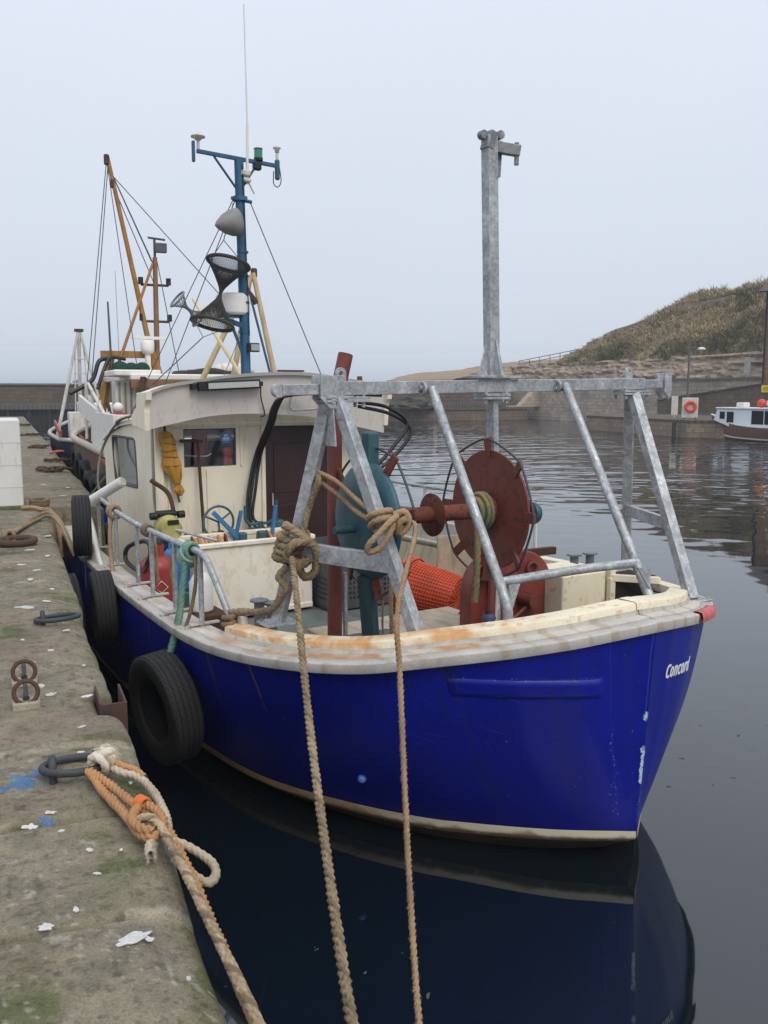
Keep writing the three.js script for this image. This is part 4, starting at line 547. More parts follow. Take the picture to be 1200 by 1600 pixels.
  mesh('pipe_stay', [bar([-1.06, 0.86, -2.2], [-1.06, 1.8, -2.2], 0.03, 0.03)], mat.galv, ex);
}
// ---- wheelhouse
{
  const Zf = -6.0, roofY = (x) => 3.43 - 0.115 * Math.pow(Math.abs(x) / 1.4, 2) - 0.08 * Math.pow(Math.abs(x) / 1.4, 6), R = 1.42;
  // front wall with window and door openings
  const fs = new THREE.Shape(); fs.moveTo(-1.36, 0.86); fs.lineTo(1.3, 0.86); fs.lineTo(1.3, 2.9); fs.lineTo(1.1, 3.04); fs.lineTo(-1.1, 3.04); fs.lineTo(-1.36, 2.9); fs.closePath();
  const hole = (x0, y0, x1, y1) => { const h = new THREE.Path(); h.moveTo(x0, y0); h.lineTo(x0, y1); h.lineTo(x1, y1); h.lineTo(x1, y0); h.closePath(); fs.holes.push(h); };
  hole(-1.0, 2.36, -0.36, 2.8); hole(0.0, 0.92, 0.95, 2.82);
  const wall = mesh('wheelhouse', [new THREE.ExtrudeGeometry(fs, { depth: 0.06, bevelEnabled: false }).translate(0, 0, Zf - 0.06), box(0.05, 1.75, 1.95, 1.275, 1.745, Zf - 1.03), box(2.6, 1.7, 0.05, -0.03, 1.73, Zf - 1.98), box(2.55, 0.04, 1.9, 0, 0.92, Zf - 1.0)], mat.wheelhouse, boat);
  // quay-side wall, tumbling home, with its window opening
  const ss = new THREE.Shape(); ss.moveTo(0, 0.9); ss.lineTo(-2.0, 0.9); ss.lineTo(-2.0, 2.6); ss.lineTo(-1.6, 2.72); ss.lineTo(-1.0, 2.83); ss.lineTo(0, 2.88); ss.closePath(); const sh = new THREE.Path(); sh.moveTo(-0.62, 2.1); sh.lineTo(-0.68, 2.66); sh.lineTo(-1.62, 2.66); sh.lineTo(-1.52, 2.1); sh.closePath(); ss.holes.push(sh);
  mesh('side_wall', [new THREE.ExtrudeGeometry(ss, { depth: 0.05, bevelEnabled: false }).rotateY(-Math.PI / 2).translate(-1.31, 0, Zf)], mat.wheelhouse, wall);
  mesh('corner_trim', [box(0.1, 2.0, 0.05, -1.3, 1.86, Zf + 0.025, 0.015), box(0.035, 2.0, 0.03, -1.19, 1.86, Zf + 0.014, 0.01)], mat.wheelhouse, wall);
  mesh('wall_batten', [box(2.6, 0.04, 0.03, -0.03, 2.84, Zf + 0.015, 0.008), box(0.04, 1.45, 0.02, -0.72, 1.6, Zf + 0.01, 0.006), box(0.03, 0.5, 0.02, -0.3, 2.6, Zf + 0.01, 0.006)], mat.wheelhouse, wall);
  const win = mesh('front_window', [bar([-1.0, 2.36, Zf - 0.02], [-0.36, 2.36, Zf - 0.02], 0.03, 0.02), bar([-1.0, 2.8, Zf - 0.02], [-0.36, 2.8, Zf - 0.02], 0.03, 0.02), bar([-1.0, 2.36, Zf - 0.02], [-1.0, 2.8, Zf - 0.02], 0.02, 0.03), bar([-0.36, 2.36, Zf - 0.02], [-0.36, 2.8, Zf - 0.02], 0.02, 0.03)], mat.plasticGrey, wall); mesh('pane', [box(0.62, 0.42, 0.008, -0.68, 2.58, Zf - 0.03)], mat.pane, win);
  { // round blue notice behind the glass
    const c = document.createElement('canvas'); c.width = c.height = 256; const x = c.getContext('2d'); x.fillStyle = '#1f6fb5'; x.fillRect(0, 0, 256, 256); x.fillStyle = '#e8f0f6'; x.fillRect(88, 70, 84, 26); for (const [yy, w] of [[120, 120], [146, 150], [172, 130]]) x.fillRect(128 - w / 2, yy, w, 14);
    const t = new THREE.CanvasTexture(c); t.colorSpace = THREE.SRGBColorSpace; mesh('sticker', [new THREE.CircleGeometry(0.075, 28).translate(-0.47, 2.69, Zf - 0.04)], S({ map: t, roughness: 0.5 }), win, true); }
  mesh('interior_back', [box(2.4, 1.6, 0.03, 0, 1.75, Zf - 1.9), box(0.9, 0.5, 0.4, -0.8, 1.9, Zf - 1.2)], S({ color: 0x6a6f74, roughness: 0.9 }), wall); mesh('interior_coat', [new THREE.SphereGeometry(0.14, 14, 10).scale(0.7, 1.9, 0.6).translate(-0.66, 2.6, Zf - 0.4), box(0.12, 0.3, 0.06, -0.42, 2.42, Zf - 0.12, 0.03)], mat.red, wall); mesh('interior_rail', [pipe([[-0.98, 2.62, Zf - 0.14], [-0.96, 2.5, Zf - 0.14], [-0.7, 2.47, Zf - 0.14], [-0.62, 2.5, Zf - 0.14]], 0.01, 8, 20)], mat.galv, wall);
  const sw = mesh('side_window', [pipe([[-1.355, 2.1, Zf - 0.62], [-1.355, 2.66, Zf - 0.68], [-1.355, 2.66, Zf - 1.62], [-1.355, 2.1, Zf - 1.52]], 0.018, 8, 60, true, 0.08)], mat.plasticGrey, wall); mesh('pane', [gridSurf(1, 1, (u, v) => [-1.335, lerp(2.1, 2.66, v), Zf - lerp(0.62 + 0.06 * v, 1.52 + 0.1 * v, u)])], mat.paneGrey, sw);
  mesh('door_frame', [box(0.05, 1.98, 0.03, -0.02, 1.87, Zf + 0.012, 0.008), box(0.05, 1.98, 0.03, 0.97, 1.87, Zf + 0.012, 0.008), box(1.04, 0.04, 0.03, 0.475, 2.835, Zf + 0.013, 0.008)], mat.wheelhouse, wall);
  const dr = mesh('door', [box(0.93, 1.88, 0.04, 0.475, 1.87, Zf - 0.03, 0.006)], mat.door, wall); mesh('door_panel', [box(0.7, 0.6, 0.012, 0.475, 2.3, Zf - 0.006, 0.004), box(0.7, 0.7, 0.012, 0.475, 1.5, Zf - 0.006, 0.004)], mat.door, dr); for (const y of [1.2, 1.9, 2.6]) mesh('hinge', [box(0.03, 0.1, 0.03, 0.92, y, Zf + 0.0, 0.004)], mat.galvDark, dr); mesh('handle', [rod([0.1, 1.85, Zf + 0.005], [0.1, 2.0, Zf + 0.005], 0.012)], mat.galv, dr);
  // low coach roof, and the tall arched visor over the working deck
  const topC = (x) => interpS([-1.57, -1.33, -1.06, -0.69, -0.15, 0.33, 0.89, 1.25, 1.5], [3.22, 3.3, 3.345, 3.4, 3.44, 3.44, 3.375, 3.32, 3.26], x), lowC = (x) => interpS([-1.57, -1.53, -1.2, -0.83, -0.32, 0.44, 0.91, 1.5], [2.81, 2.82, 2.89, 2.955, 2.975, 2.925, 2.83, 2.7], x);
  const roof = mesh('coach_roof', [gridSurf(8, 24, (u, v) => { const z = -0.06 - 2.02 * v; return [lerp(-1.4, 1.34, u), interpS([-2.1, -2.0, -1.6, -1, 0], [2.58, 2.63, 2.76, 2.87, 2.93], z), Zf + z, u * 2.7, v * 2]; }, true), gridSurf(1, 24, (u, v) => { const z = -0.06 - 2.02 * v; return [-1.4, interpS([-2.1, -2.0, -1.6, -1, 0], [2.58, 2.63, 2.76, 2.87, 2.93], z) - 0.05 * u, Zf + z, u, v * 2]; })], mat.white, wall, true);
  const X0 = -1.57, X1 = 1.42, st = (za, zb, fa, fb) => gridSurf(44, 4, (u, v) => { const x = lerp(X0, X1, u); return [x, lerp(fa(x), fb(x), v), lerp(za, zb, v), x, v]; }, true);
  const vis = mesh('visor', [st(-5.5, -5.56, (x) => topC(x) - 0.02, lowC), st(-5.56, -5.6, lowC, lowC), st(-5.6, -5.95, lowC, (x) => lowC(x) + 0.03), st(-5.95, -5.72, (x) => lowC(x) + 0.03, (x) => topC(x) - 0.06)], mat.canopy, wall, true);
  mesh('visor_top', [st(-5.44, -5.8, topC, (x) => topC(x) - 0.02), st(-5.44, -5.46, topC, (x) => topC(x) - 0.035), st(-5.8, -5.46, (x) => topC(x) - 0.02, (x) => topC(x) - 0.035)], mat.white, vis, true);
  const cheek = new THREE.Shape(); cheek.moveTo(-5.44, 3.21); cheek.lineTo(-5.45, 3.14); cheek.quadraticCurveTo(-5.53, 3.1, -5.52, 3.0); cheek.lineTo(-5.54, 2.82); cheek.lineTo(-5.98, 2.86); cheek.lineTo(-5.98, 2.95); cheek.lineTo(-5.8, 3.05); cheek.lineTo(-5.76, 3.2);
  mesh('visor_cheek', [new THREE.ExtrudeGeometry(cheek, { depth: 0.05, bevelEnabled: true, bevelSize: 0.008, bevelThickness: 0.008, bevelSegments: 2 }).rotateY(-Math.PI / 2).translate(-1.535, 0, 0)], mat.wheelhouse, vis);
  mesh('visor_cheek', [new THREE.ExtrudeGeometry(cheek, { depth: 0.05, bevelEnabled: true, bevelSize: 0.008, bevelThickness: 0.008, bevelSegments: 2 }).rotateY(-Math.PI / 2).translate(1.46, 0, 0)], mat.wheelhouse, vis);
  // lamp bar
  const lb = mesh('lamp_bar', [bar([-1.02, 3.275, -5.44], [-0.3, 3.31, -5.44], 0.06, 0.1)], mat.black, wall); for (let k = 0; k < 22; k++) { const t = (k + 0.5) / 22; mesh('lamp_cell', [box(0.024, 0.062, 0.012, lerp(-0.92, -0.33, t), lerp(3.28, 3.308, t), -5.388)], S({ color: 0xb9bab8, roughness: 0.3 }), lb); }
  mesh('lamp_bracket', [box(0.06, 0.06, 0.08, -1.06, 3.27, -5.47), box(0.04, 0.05, 0.08, -0.28, 3.31, -5.47)], mat.black, lb); mesh('cable', [pipe([[-0.28, 3.3, -5.45], [-0.26, 3.15, -5.49], [-0.2, 2.97, -5.53], [-0.25, 2.94, -5.53]], 0.008, 6, 24)], mat.black, lb);
  mesh('grab_rail', [pipe([[0.12, 3.17, -5.5], [0.1, 3.05, -5.49], [0.14, 3.01, -5.49], [0.46, 3.02, -5.49], [0.5, 3.06, -5.49], [0.5, 3.16, -5.5]], 0.012, 8, 40, false, 0.2)], mat.galv, wall);
  // hoses hanging down the wall
  for (const [d, e] of [[0, 0], [0.035, 0.02], [-0.03, -0.02]]) mesh('hydraulic_hose', [pipe([[0.85, 3.2 + e, -4.7], [0.35, 3.22 + e, -5.3], [0.0 + d, 3.18 + e, -5.4], [-0.1 + d, 3.05, -5.46], [-0.12 + d, 2.85, -5.56], [-0.12 + d, 2.5, -5.9], [-0.22 + d * 1.4, 2.05, -5.9], [-0.26 + d, 1.75, -5.86], [-0.2 + d * 2, 1.62 + e, -5.8], [-0.1, 1.55, -5.75]], 0.018, 8, 90)], mat.hose, wall);
  // mast on the roof
  const mx = 0.01, mz = -6.5, mast = mesh('mast', [rod([mx, 2.9, mz], [mx - 0.045, 5.96, mz], 0.062, 0.056, 18)], mat.mastBlue, boat);
  const bar0 = mesh('crosstree', [bar([-0.56, 6.0, mz], [0.47, 5.965, mz], 0.04, 0.045), rod([-0.35, 5.97, mz], [-0.06, 5.62, mz], 0.014), rod([0.2, 5.95, mz], [-0.02, 5.62, mz], 0.014)], mat.mastBlue, mast);
  mesh('aerial', [rod([-0.54, 5.98, mz], [-0.54, 6.13, mz], 0.018), lathe([[0.001, 0], [0.03, 0.0], [0.045, 0.02], [0.085, 0.035], [0.08, 0.055], [0.001, 0.07]], 18).translate(-0.54, 6.12, mz)], mat.whiteDirty, mast); mesh('aerial_paddle', [box(0.035, 0.24, 0.05, -0.6, 5.99, mz, 0.015)], mat.mastBlue, mast); mesh('aerial', [rod([0.47, 6.0, mz], [0.47, 6.14, mz], 0.018), lathe([[0.001, 0], [0.025, 0], [0.03, 0.04], [0.05, 0.05], [0.045, 0.07], [0.001, 0.08]], 16).translate(0.47, 6.12, mz)], mat.whiteDirty, mast); mesh('aerial_bracket', [box(0.06, 0.24, 0.05, 0.47, 5.92, mz, 0.02)], mat.mastBlue, mast);
  mesh('navigation_light', [new THREE.CylinderGeometry(0.052, 0.052, 0.11, 18).translate(0.22, 6.07, mz)], mat.greenLens, mast); mesh('light_base', [new THREE.CylinderGeometry(0.055, 0.055, 0.03, 18).translate(0.22, 6.01, mz), new THREE.CylinderGeometry(0.054, 0.054, 0.012, 18).translate(0.22, 6.13, mz), box(0.1, 0.1, 0.08, 0.2, 5.93, mz, 0.02)], mat.black, mast);
  mesh('whip_aerial', [rod([0.06, 5.7, mz + 0.02], [0.075, 6.4, mz + 0.02], 0.019, 0.016, 8), rod([0.075, 6.4, mz + 0.02], [0.06, 7.73, mz + 0.02], 0.012, 0.007, 8)], mat.white, mast); mesh('aerial_clamp', [box(0.12, 0.07, 0.1, 0.03, 5.82, mz + 0.02, 0.02), box(0.1, 0.05, 0.09, 0.05, 5.74, mz + 0.02, 0.02), rod([0.09, 5.72, mz], [0.16, 5.6, mz], 0.01)], mat.whiteDirty, mast);
  mesh('mast_collar', [disc(0.09, 0.05, 'y', 16).translate(-0.03, 5.52, mz), rod([-0.14, 5.52, mz], [0.12, 5.5, mz], 0.022), ...[4.9, 4.62, 4.3, 3.95].map((y) => disc(0.07, 0.025, 'y', 16).translate(mx - 0.02, y, mz))], mat.mastBlue, mast);
  mesh('horn', [lathe([[0.012, 0], [0.05, 0.03], [0.11, 0.11], [0.15, 0.2], [0.165, 0.29], [0.15, 0.3], [0.09, 0.2], [0.001, 0.16]], 24).rotateZ(-1.35).translate(-0.4, 5.16, mz + 0.12)], S({ color: 0x9a9a98, map: tFab, roughness: 0.8 }), mast);
  mesh('radar_drum', [lathe([[0.001, -0.12], [0.19, -0.12], [0.21, -0.08], [0.21, 0.1], [0.19, 0.14], [0.001, 0.15]], 36).translate(-0.1, 4.27, mz - 0.12)], mat.white, mast); mesh('radar_bracket', [bar([-0.02, 4.02, mz], [-0.22, 4.1, mz - 0.1], 0.1, 0.06), box(0.3, 0.03, 0.3, -0.1, 4.15, mz - 0.12), rod([-0.18, 4.05, mz], [0.0, 3.6, mz], 0.02)], mat.mastBlue, mast);
  mesh('deck_floodlight', [box(0.15, 0.11, 0.08, 0.06, 3.76, mz + 0.1, 0.015)], mat.black, mast); mesh('floodlight_lens', [box(0.11, 0.075, 0.012, 0.07, 3.76, mz + 0.142)], S({ color: 0x9aa0a2, roughness: 0.2 }), mast);
  mesh('mast_cable', [pipe([[-0.02, 5.9, mz + 0.062], [0.0, 5.2, mz + 0.066], [0.02, 4.4, mz + 0.068], [0.03, 3.9, mz + 0.066]], 0.006, 6, 40), pipe([[0.42, 5.9, mz], [0.42, 5.75, mz], [0.48, 5.72, mz], [0.52, 5.8, mz], [0.5, 5.95, mz]], 0.006, 6, 30)], mat.hose, mast);
  const stay = (a, b, r = 0.006) => mesh('stay_wire', [rod(a, b, r, r, 6)], mat.wire, mast);
  stay([0.1, 5.5, mz], [0.9, 3.3, -6.1]); stay([-0.12, 5.5, mz], [-1.2, 2.72, -7.7]); stay([-0.1, 5.5, mz + 0.02], [-0.85, 2.72, -7.8]); stay([-0.02, 4.0, mz], [-0.6, 3.0, -6.2], 0.004);
  mesh('roof_clutter', [box(0.3, 0.02, 0.1, 0.12, 3.458, -5.5)], mat.ironRust, vis);
  mesh('roof_fitting', [box(0.05, 0.08, 0.06, 1.1, 3.37, -5.6, 0.01)], mat.ironRust, vis);
  mesh('roof_derrick', [rod([0.22, 2.92, -6.4], [0.02, 4.5, -8.3], 0.028, 0.024)], S({ color: 0xd8c9a0, roughness: 0.7 }), roof);
}
// ---- winch in front of the wheelhouse
{
  const z = -5.4, w = mesh('winch', [box(1.0, 0.16, 0.4, -0.6, 1.28, z, 0.02), box(0.1, 0.45, 0.35, -0.62, 1.45, z, 0.02), box(0.1, 0.45, 0.35, -0.38, 1.45, z, 0.02), box(0.9, 0.4, 0.1, -0.6, 1.05, z)], mat.teal, boat);
  for (const [x, n] of [[-1.0, 9], [-0.12, 8]]) { mesh('winch_drum', [disc(0.09, 0.36, 'x', 20).translate(x, 1.5, z), disc(0.2, 0.02, 'x', 28).translate(x + 0.19, 1.5, z), disc(0.2, 0.02, 'x', 28).translate(x - 0.19, 1.5, z)], mat.rust, w); for (let k = 0; k < n; k++) mesh('wire_turn', [ring(0.165 + 0.012 * Math.sin(k * 2.1), 0.021, 'x', 28, 7).translate(x - 0.15 + k * 0.3 / (n - 1), 1.5, z)], S({ color: [0xb8916a, 0xa98460, 0xc4a078][k % 3], roughness: 0.9 }), w); }
  const wh = mesh('handwheel', [ring(0.175, 0.014, 'z', 36, 8).translate(-0.86, 1.8, z + 0.05)], S({ color: 0x3c5a64, roughness: 0.5 }), w); mesh('spoke', [0, 1, 2].map((k) => { const a = k * 2.09 + 0.6; return rod([-0.86, 1.8, z + 0.05], [-0.86 + Math.cos(a) * 0.17, 1.8 + Math.sin(a) * 0.17, z + 0.05], 0.011); }), S({ color: 0x3c5a64, roughness: 0.5 }), wh);
  mesh('brake_lever', [bar([-0.94, 1.92, z + 0.1], [-0.52, 1.45, z + 0.16], 0.035, 0.05)], mat.blue, w); mesh('brake_lever', [bar([-0.62, 1.92, z + 0.12], [-0.72, 1.5, z + 0.12], 0.05, 0.03)], mat.blue, w); mesh('brake_lever', [bar([-0.2, 1.95, z + 0.12], [-0.27, 1.5, z + 0.12], 0.05, 0.03)], mat.blue, w);
  mesh('control_valve', [pipe([[-0.52, 1.95, z], [-0.52, 1.8, z], [-0.46, 1.74, z], [-0.2, 1.74, z]], 0.018, 8, 30, false, 0.2), rod([-0.34, 1.5, z], [-0.34, 1.76, z], 0.03), rod([-0.16, 1.72, z + 0.05], [-0.155, 2.0, z + 0.05], 0.015), box(0.16, 0.18, 0.14, -0.14, 1.68, z, 0.03)], mat.teal, w);
}
// ---------------------------------------------------------------- loose gear aboard the blue boat
const A9 = 9 * Math.PI / 180;
function aboard(name, label, cat, x, y, z, turn = 0, group) { const w = toW(x, y, z); return thing(name, label, cat, [w.x, w.y, w.z], A9 + turn, group); }
const ropeMesh = (name, geos, parent) => mesh(name, geos, mat.rope, parent, true);
{
  // cream fish bin on the deck, hollow, with a thick rolled rim
  const b = aboard('fish_bin', 'large stained cream plastic fish bin standing on deck before the winch', 'fish bin', -0.72, 0.87, -5.02, 0.0);
  const W = 1.34, D = 0.62, Hh = 0.72, t = 0.035, pan = (w, h, d, x, y, z) => box(w, h, d, x, y, z, 0.012);
  const binMat = S({ color: 0xffffff, map: tBin, roughness: 0.5 });
  mesh('front_panel', [pan(W, Hh, t, 0, Hh / 2 + 0.06, D / 2)], binMat, b); mesh('back_panel', [pan(W, Hh, t, 0, Hh / 2 + 0.06, -D / 2)], binMat, b); for (const s of [-1, 1]) mesh('end_panel', [pan(t, Hh, D, s * (W / 2 - 0.02), Hh / 2 + 0.06, 0)], binMat, b);
  mesh('floor', [pan(W, 0.04, D, 0, 0.08, 0)], binMat, b); mesh('rim', [pan(W + 0.06, 0.05, 0.07, 0, Hh + 0.07, D / 2 + 0.01), pan(W + 0.06, 0.05, 0.07, 0, Hh + 0.07, -D / 2 - 0.01), pan(0.07, 0.05, D, W / 2, Hh + 0.07, 0), pan(0.07, 0.05, D, -W / 2, Hh + 0.07, 0)], binMat, b); mesh('base_skid', [pan(W, 0.06, 0.1, 0, 0.04, D / 2 - 0.02), pan(W, 0.06, 0.1, 0, 0.04, -D / 2 + 0.02)], binMat, b); mesh('drain_hole', [disc(0.05, 0.012, 'z').scale(1, 0.5, 1).translate(-W / 2 + 0.14, 0.14, D / 2 + 0.018)], mat.black, b);
}
{ // gas cylinders
  const cyl = (o, m, h, r) => { mesh('body', [lathe([[0.001, 0], [r * 0.92, 0], [r, 0.03], [r, h * 0.62], [r * 0.93, h * 0.72], [r * 0.6, h * 0.8], [r * 0.3, h * 0.83], [0.001, h * 0.84]], 28)], m, o); mesh('foot_ring', [lathe([[r * 0.8, 0], [r * 0.86, 0], [r * 0.86, 0.05], [r * 0.8, 0.05]], 24)], m, o); mesh('collar', [lathe([[r * 0.42, h * 0.8], [r * 0.46, h * 0.8], [r * 0.46, h], [r * 0.42, h]], 20)], m, o); mesh('valve', [rod([0, h * 0.83, 0], [0, h * 0.95, 0], 0.02), rod([0, h * 0.9, 0], [0.06, h * 0.9, 0], 0.012)], mat.galvDark, o); };
  const a = aboard('gas_cylinder', 'red gas cylinder behind the railing on the blue boat', 'gas cylinder', -1.76, 1.1, -4.75); cyl(a, mat.red, 0.62, 0.17); mesh('hazard_diamond', [new THREE.TorusGeometry(0.06, 0.005, 4, 4).rotateY(-0.35).translate(-0.01, 0.22, 0.172)], mat.white, a);
  const st = mesh('deck_box', [box(0.5, 0.24, 0.5, 0, 0.12, 0, 0.02)], S({ color: 0x6b2f2b, map: tScuff, roughness: 0.7 })); { const w = toW(-1.76, 0.86, -4.75); st.position.copy(w); st.rotation.y = A9; } tag(st, 'low dark red box under the red gas cylinder', 'box');
  const c = aboard('blue_canister', 'bright blue plastic canister beside the red gas cylinder', 'canister', -1.48, 1.2, -4.95); mesh('body', [lathe([[0.001, 0], [0.13, 0], [0.145, 0.02], [0.145, 0.16], [0.15, 0.18], [0.145, 0.2], [0.145, 0.36], [0.1, 0.42], [0.001, 0.43]], 26)], S({ color: 0x2f7cc0, map: tScuff, roughness: 0.45 }), c); mesh('cap', [rod([0.05, 0.42, 0], [0.05, 0.47, 0], 0.035)], mat.black, c); mesh('handle', [pipe([[-0.08, 0.42, 0], [-0.06, 0.5, 0], [0.02, 0.5, 0], [0.04, 0.42, 0]], 0.012)], S({ color: 0x2f7cc0, roughness: 0.5 }), c);
  const bx = mesh('deck_box', [box(0.42, 0.34, 0.42, 0, 0.17, 0, 0.02)], mat.teal); { const w = toW(-1.5, 0.86, -4.95); bx.position.copy(w); bx.rotation.y = A9; } tag(bx, 'teal box under the blue canister', 'box');
}
{ // small petrol engine with a drive shaft
  const e = aboard('small_engine', 'small yellow-green engine with bare shaft hung on the wheelhouse corner', 'engine', -1.44, 1.62, -5.35);
  mesh('casing', [new THREE.SphereGeometry(0.15, 22, 16).scale(0.95, 1, 0.85).translate(0, 0.17, 0), disc(0.11, 0.1, 'z', 22).translate(0, 0.16, 0.12)], mat.lime, e); mesh('badge', [box(0.12, 0.05, 0.01, 0.01, 0.24, 0.172)], mat.black, e); mesh('top_cover', [box(0.22, 0.06, 0.14, 0, 0.315, -0.02, 0.025), disc(0.04, 0.07, 'x', 16).translate(-0.15, 0.3, 0.02), disc(0.04, 0.07, 'x', 16).translate(0.15, 0.3, 0.02)], mat.black, e); mesh('drive_shaft', [rod([0.04, 0.16, 0.16], [0.36, 0.06, 0.5], 0.016)], mat.galv, e); mesh('strap', [pipe([[0.1, 0.3, -0.05], [0.12, 0.5, -0.3], [0.02, 0.62, -0.55]], 0.025, 8, 20), pipe([[0.1, 0.05, 0], [0.24, -0.02, -0.1], [0.3, -0.2, -0.2]], 0.03, 8, 20)], mat.woodDark, e); mesh('fuel_tank', [box(0.22, 0.12, 0.18, 0.02, 0.0, -0.04, 0.03)], mat.teal, e); mesh('stand', [rod([0, -0.76, -0.05], [0, 0.05, -0.05], 0.04)], mat.black, e);
}
{ // yellow oilskin hung by its handle on the wall
  const y = aboard('oilskin_bundle', 'yellow oilskin rolled and hung on the wheelhouse wall', 'oilskin', -1.17, 2.1, -5.9);
  const g = lathe([[0.02, -0.05], [0.055, 0.0], [0.05, 0.04], [0.03, 0.09], [0.07, 0.16], [0.1, 0.26], [0.095, 0.34], [0.075, 0.42], [0.085, 0.5], [0.09, 0.58], [0.07, 0.66], [0.02, 0.69]], 30).scale(1, 1, 0.75), p = g.attributes.position; for (let i = 0; i < p.count; i++) { const yy = p.getY(i), a = Math.atan2(p.getZ(i), p.getX(i)), k = 1 + 0.16 * Math.sin(a * 5 + yy * 14) * (0.4 + vn(yy * 9, a * 2, 611)) + 0.05 * Math.sin(yy * 60); p.setX(i, p.getX(i) * k - (yy - 0.3) * 0.22); p.setZ(i, p.getZ(i) * k); } g.computeVertexNormals();
  mesh('cloth', [g], mat.yellow, y, true); mesh('binding', [0.1, 0.3, 0.4, 0.47, 0.55, 0.62].map((yy, i) => ring([0.045, 0.1, 0.088, 0.086, 0.09, 0.08][i], 0.005, 'y', 20, 5).scale(1, 1, 0.8).rotateZ(0.3 * Math.sin(i * 3)).translate(-(yy - 0.3) * 0.22, yy, 0)), S({ color: 0x9a6a1c, roughness: 0.8 }), y); mesh('handle', [pipe([[-0.08, 0.66, 0], [-0.08, 0.76, 0.02], [0.0, 0.83, 0.03], [0.1, 0.8, 0.03]], 0.012, 8, 24), rod([0.06, -0.12, 0.02], [0.03, 0.02, 0.01], 0.012)], mat.ironRust, y); mesh('hook', [rod([-0.02, 0.8, -0.1], [-0.02, 0.82, 0.03], 0.01)], mat.galv, y);
}
{ const s = aboard('broom', 'old wooden broom leaning on the wheelhouse below the window', 'broom', -0.86, 0.87, -5.78); mesh('handle', [rod([0, 0.1, 0.05], [0.01, 1.78, -0.17], 0.019)], mat.woodDark, s); mesh('head', [bar([-0.2, 1.8, -0.16], [0.06, 1.79, -0.16], 0.05, 0.035), box(0.34, 0.06, 0.07, 0, 0.06, 0.05, 0.01)], mat.woodDark, s); }
{ // white document wallet on the bin end
  const s = mesh('plastic_jug', [lathe([[0.001, 0], [0.1, 0], [0.11, 0.03], [0.11, 0.28], [0.06, 0.36], [0.035, 0.38], [0.035, 0.42], [0.001, 0.42]], 20)], mat.white); const w = toW(-1.62, 1.2, -3.9); s.position.copy(w); tag(s, 'white plastic jug wedged behind the railing beside the fish bin', 'jug');
  const bx = mesh('deck_box', [box(0.4, 0.34, 0.35, 0, 0.17, 0, 0.02)], mat.woodDark); bx.position.copy(toW(-1.62, 0.86, -3.9)); bx.rotation.y = A9; tag(bx, 'dark wooden box under the white plastic jug', 'box');
}
{ // orange fish basket on its side: real ribs and hoops
  const k = aboard('fish_basket', 'orange plastic fish basket lying on its side on deck', 'basket', 0.56, 1.22, -3.3); const r0 = 0.24, r1 = 0.285, L = 0.6;
  const M = new THREE.Matrix4().makeRotationFromEuler(new THREE.Euler(0, 0, 0)); const ax = V(0.45, -0.14, 0.88).normalize(), q = new THREE.Quaternion().setFromUnitVectors(V(0, 1, 0), ax); const place = (g) => g.applyQuaternion(q);
  mesh('shell', [place(lathe([[0.001, L / 2 - 0.01], [r0 - 0.012, L / 2 - 0.01], [r1 - 0.012, -L / 2], [r1 - 0.016, -L / 2], [r0 - 0.018, L / 2 - 0.02], [0.001, L / 2 - 0.02]], 44))], mat.orange, k);
  const hoops = []; for (let i = 0; i <= 20; i++) { const t = i / 20; hoops.push(ring(lerp(r1, r0, t), 0.006, 'y', 44, 5).translate(0, lerp(-L / 2, L / 2, t), 0)); } mesh('hoops', hoops.map(place), mat.orange, k);
  const ribs = []; for (let i = 0; i < 44; i++) { const a = i / 44 * Math.PI * 2; ribs.push(rod([Math.cos(a) * r1, -L / 2, Math.sin(a) * r1], [Math.cos(a) * r0, L / 2, Math.sin(a) * r0], 0.005, 0.005, 5)); } mesh('ribs', ribs.map(place), mat.orange, k);
  const base = []; for (let i = 0; i < 12; i++) { const a = i / 12 * Math.PI; base.push(rod([Math.cos(a) * r0, L / 2, Math.sin(a) * r0], [-Math.cos(a) * r0, L / 2, -Math.sin(a) * r0], 0.006, 0.006, 5)); } for (const r of [0.05, 0.1, 0.15, 0.2]) base.push(ring(r, 0.006, 'y', 36, 5).translate(0, L / 2, 0)); mesh('base_grid', base.map(place), mat.orange, k);
  mesh('rim', [place(ring(r1 + 0.01, 0.02, 'y', 44, 8).translate(0, -L / 2, 0)), place(ring(r1 + 0.02, 0.012, 'y', 44, 8).translate(0, -L / 2 + 0.07, 0))], mat.orange, k); mesh('handle', [place(pipe([[r1, -L / 2, -0.08], [r1 + 0.05, -L / 2 - 0.02, -0.05], [r1 + 0.05, -L / 2 - 0.02, 0.05], [r1, -L / 2, 0.08]], 0.012))], mat.orange, k);
}
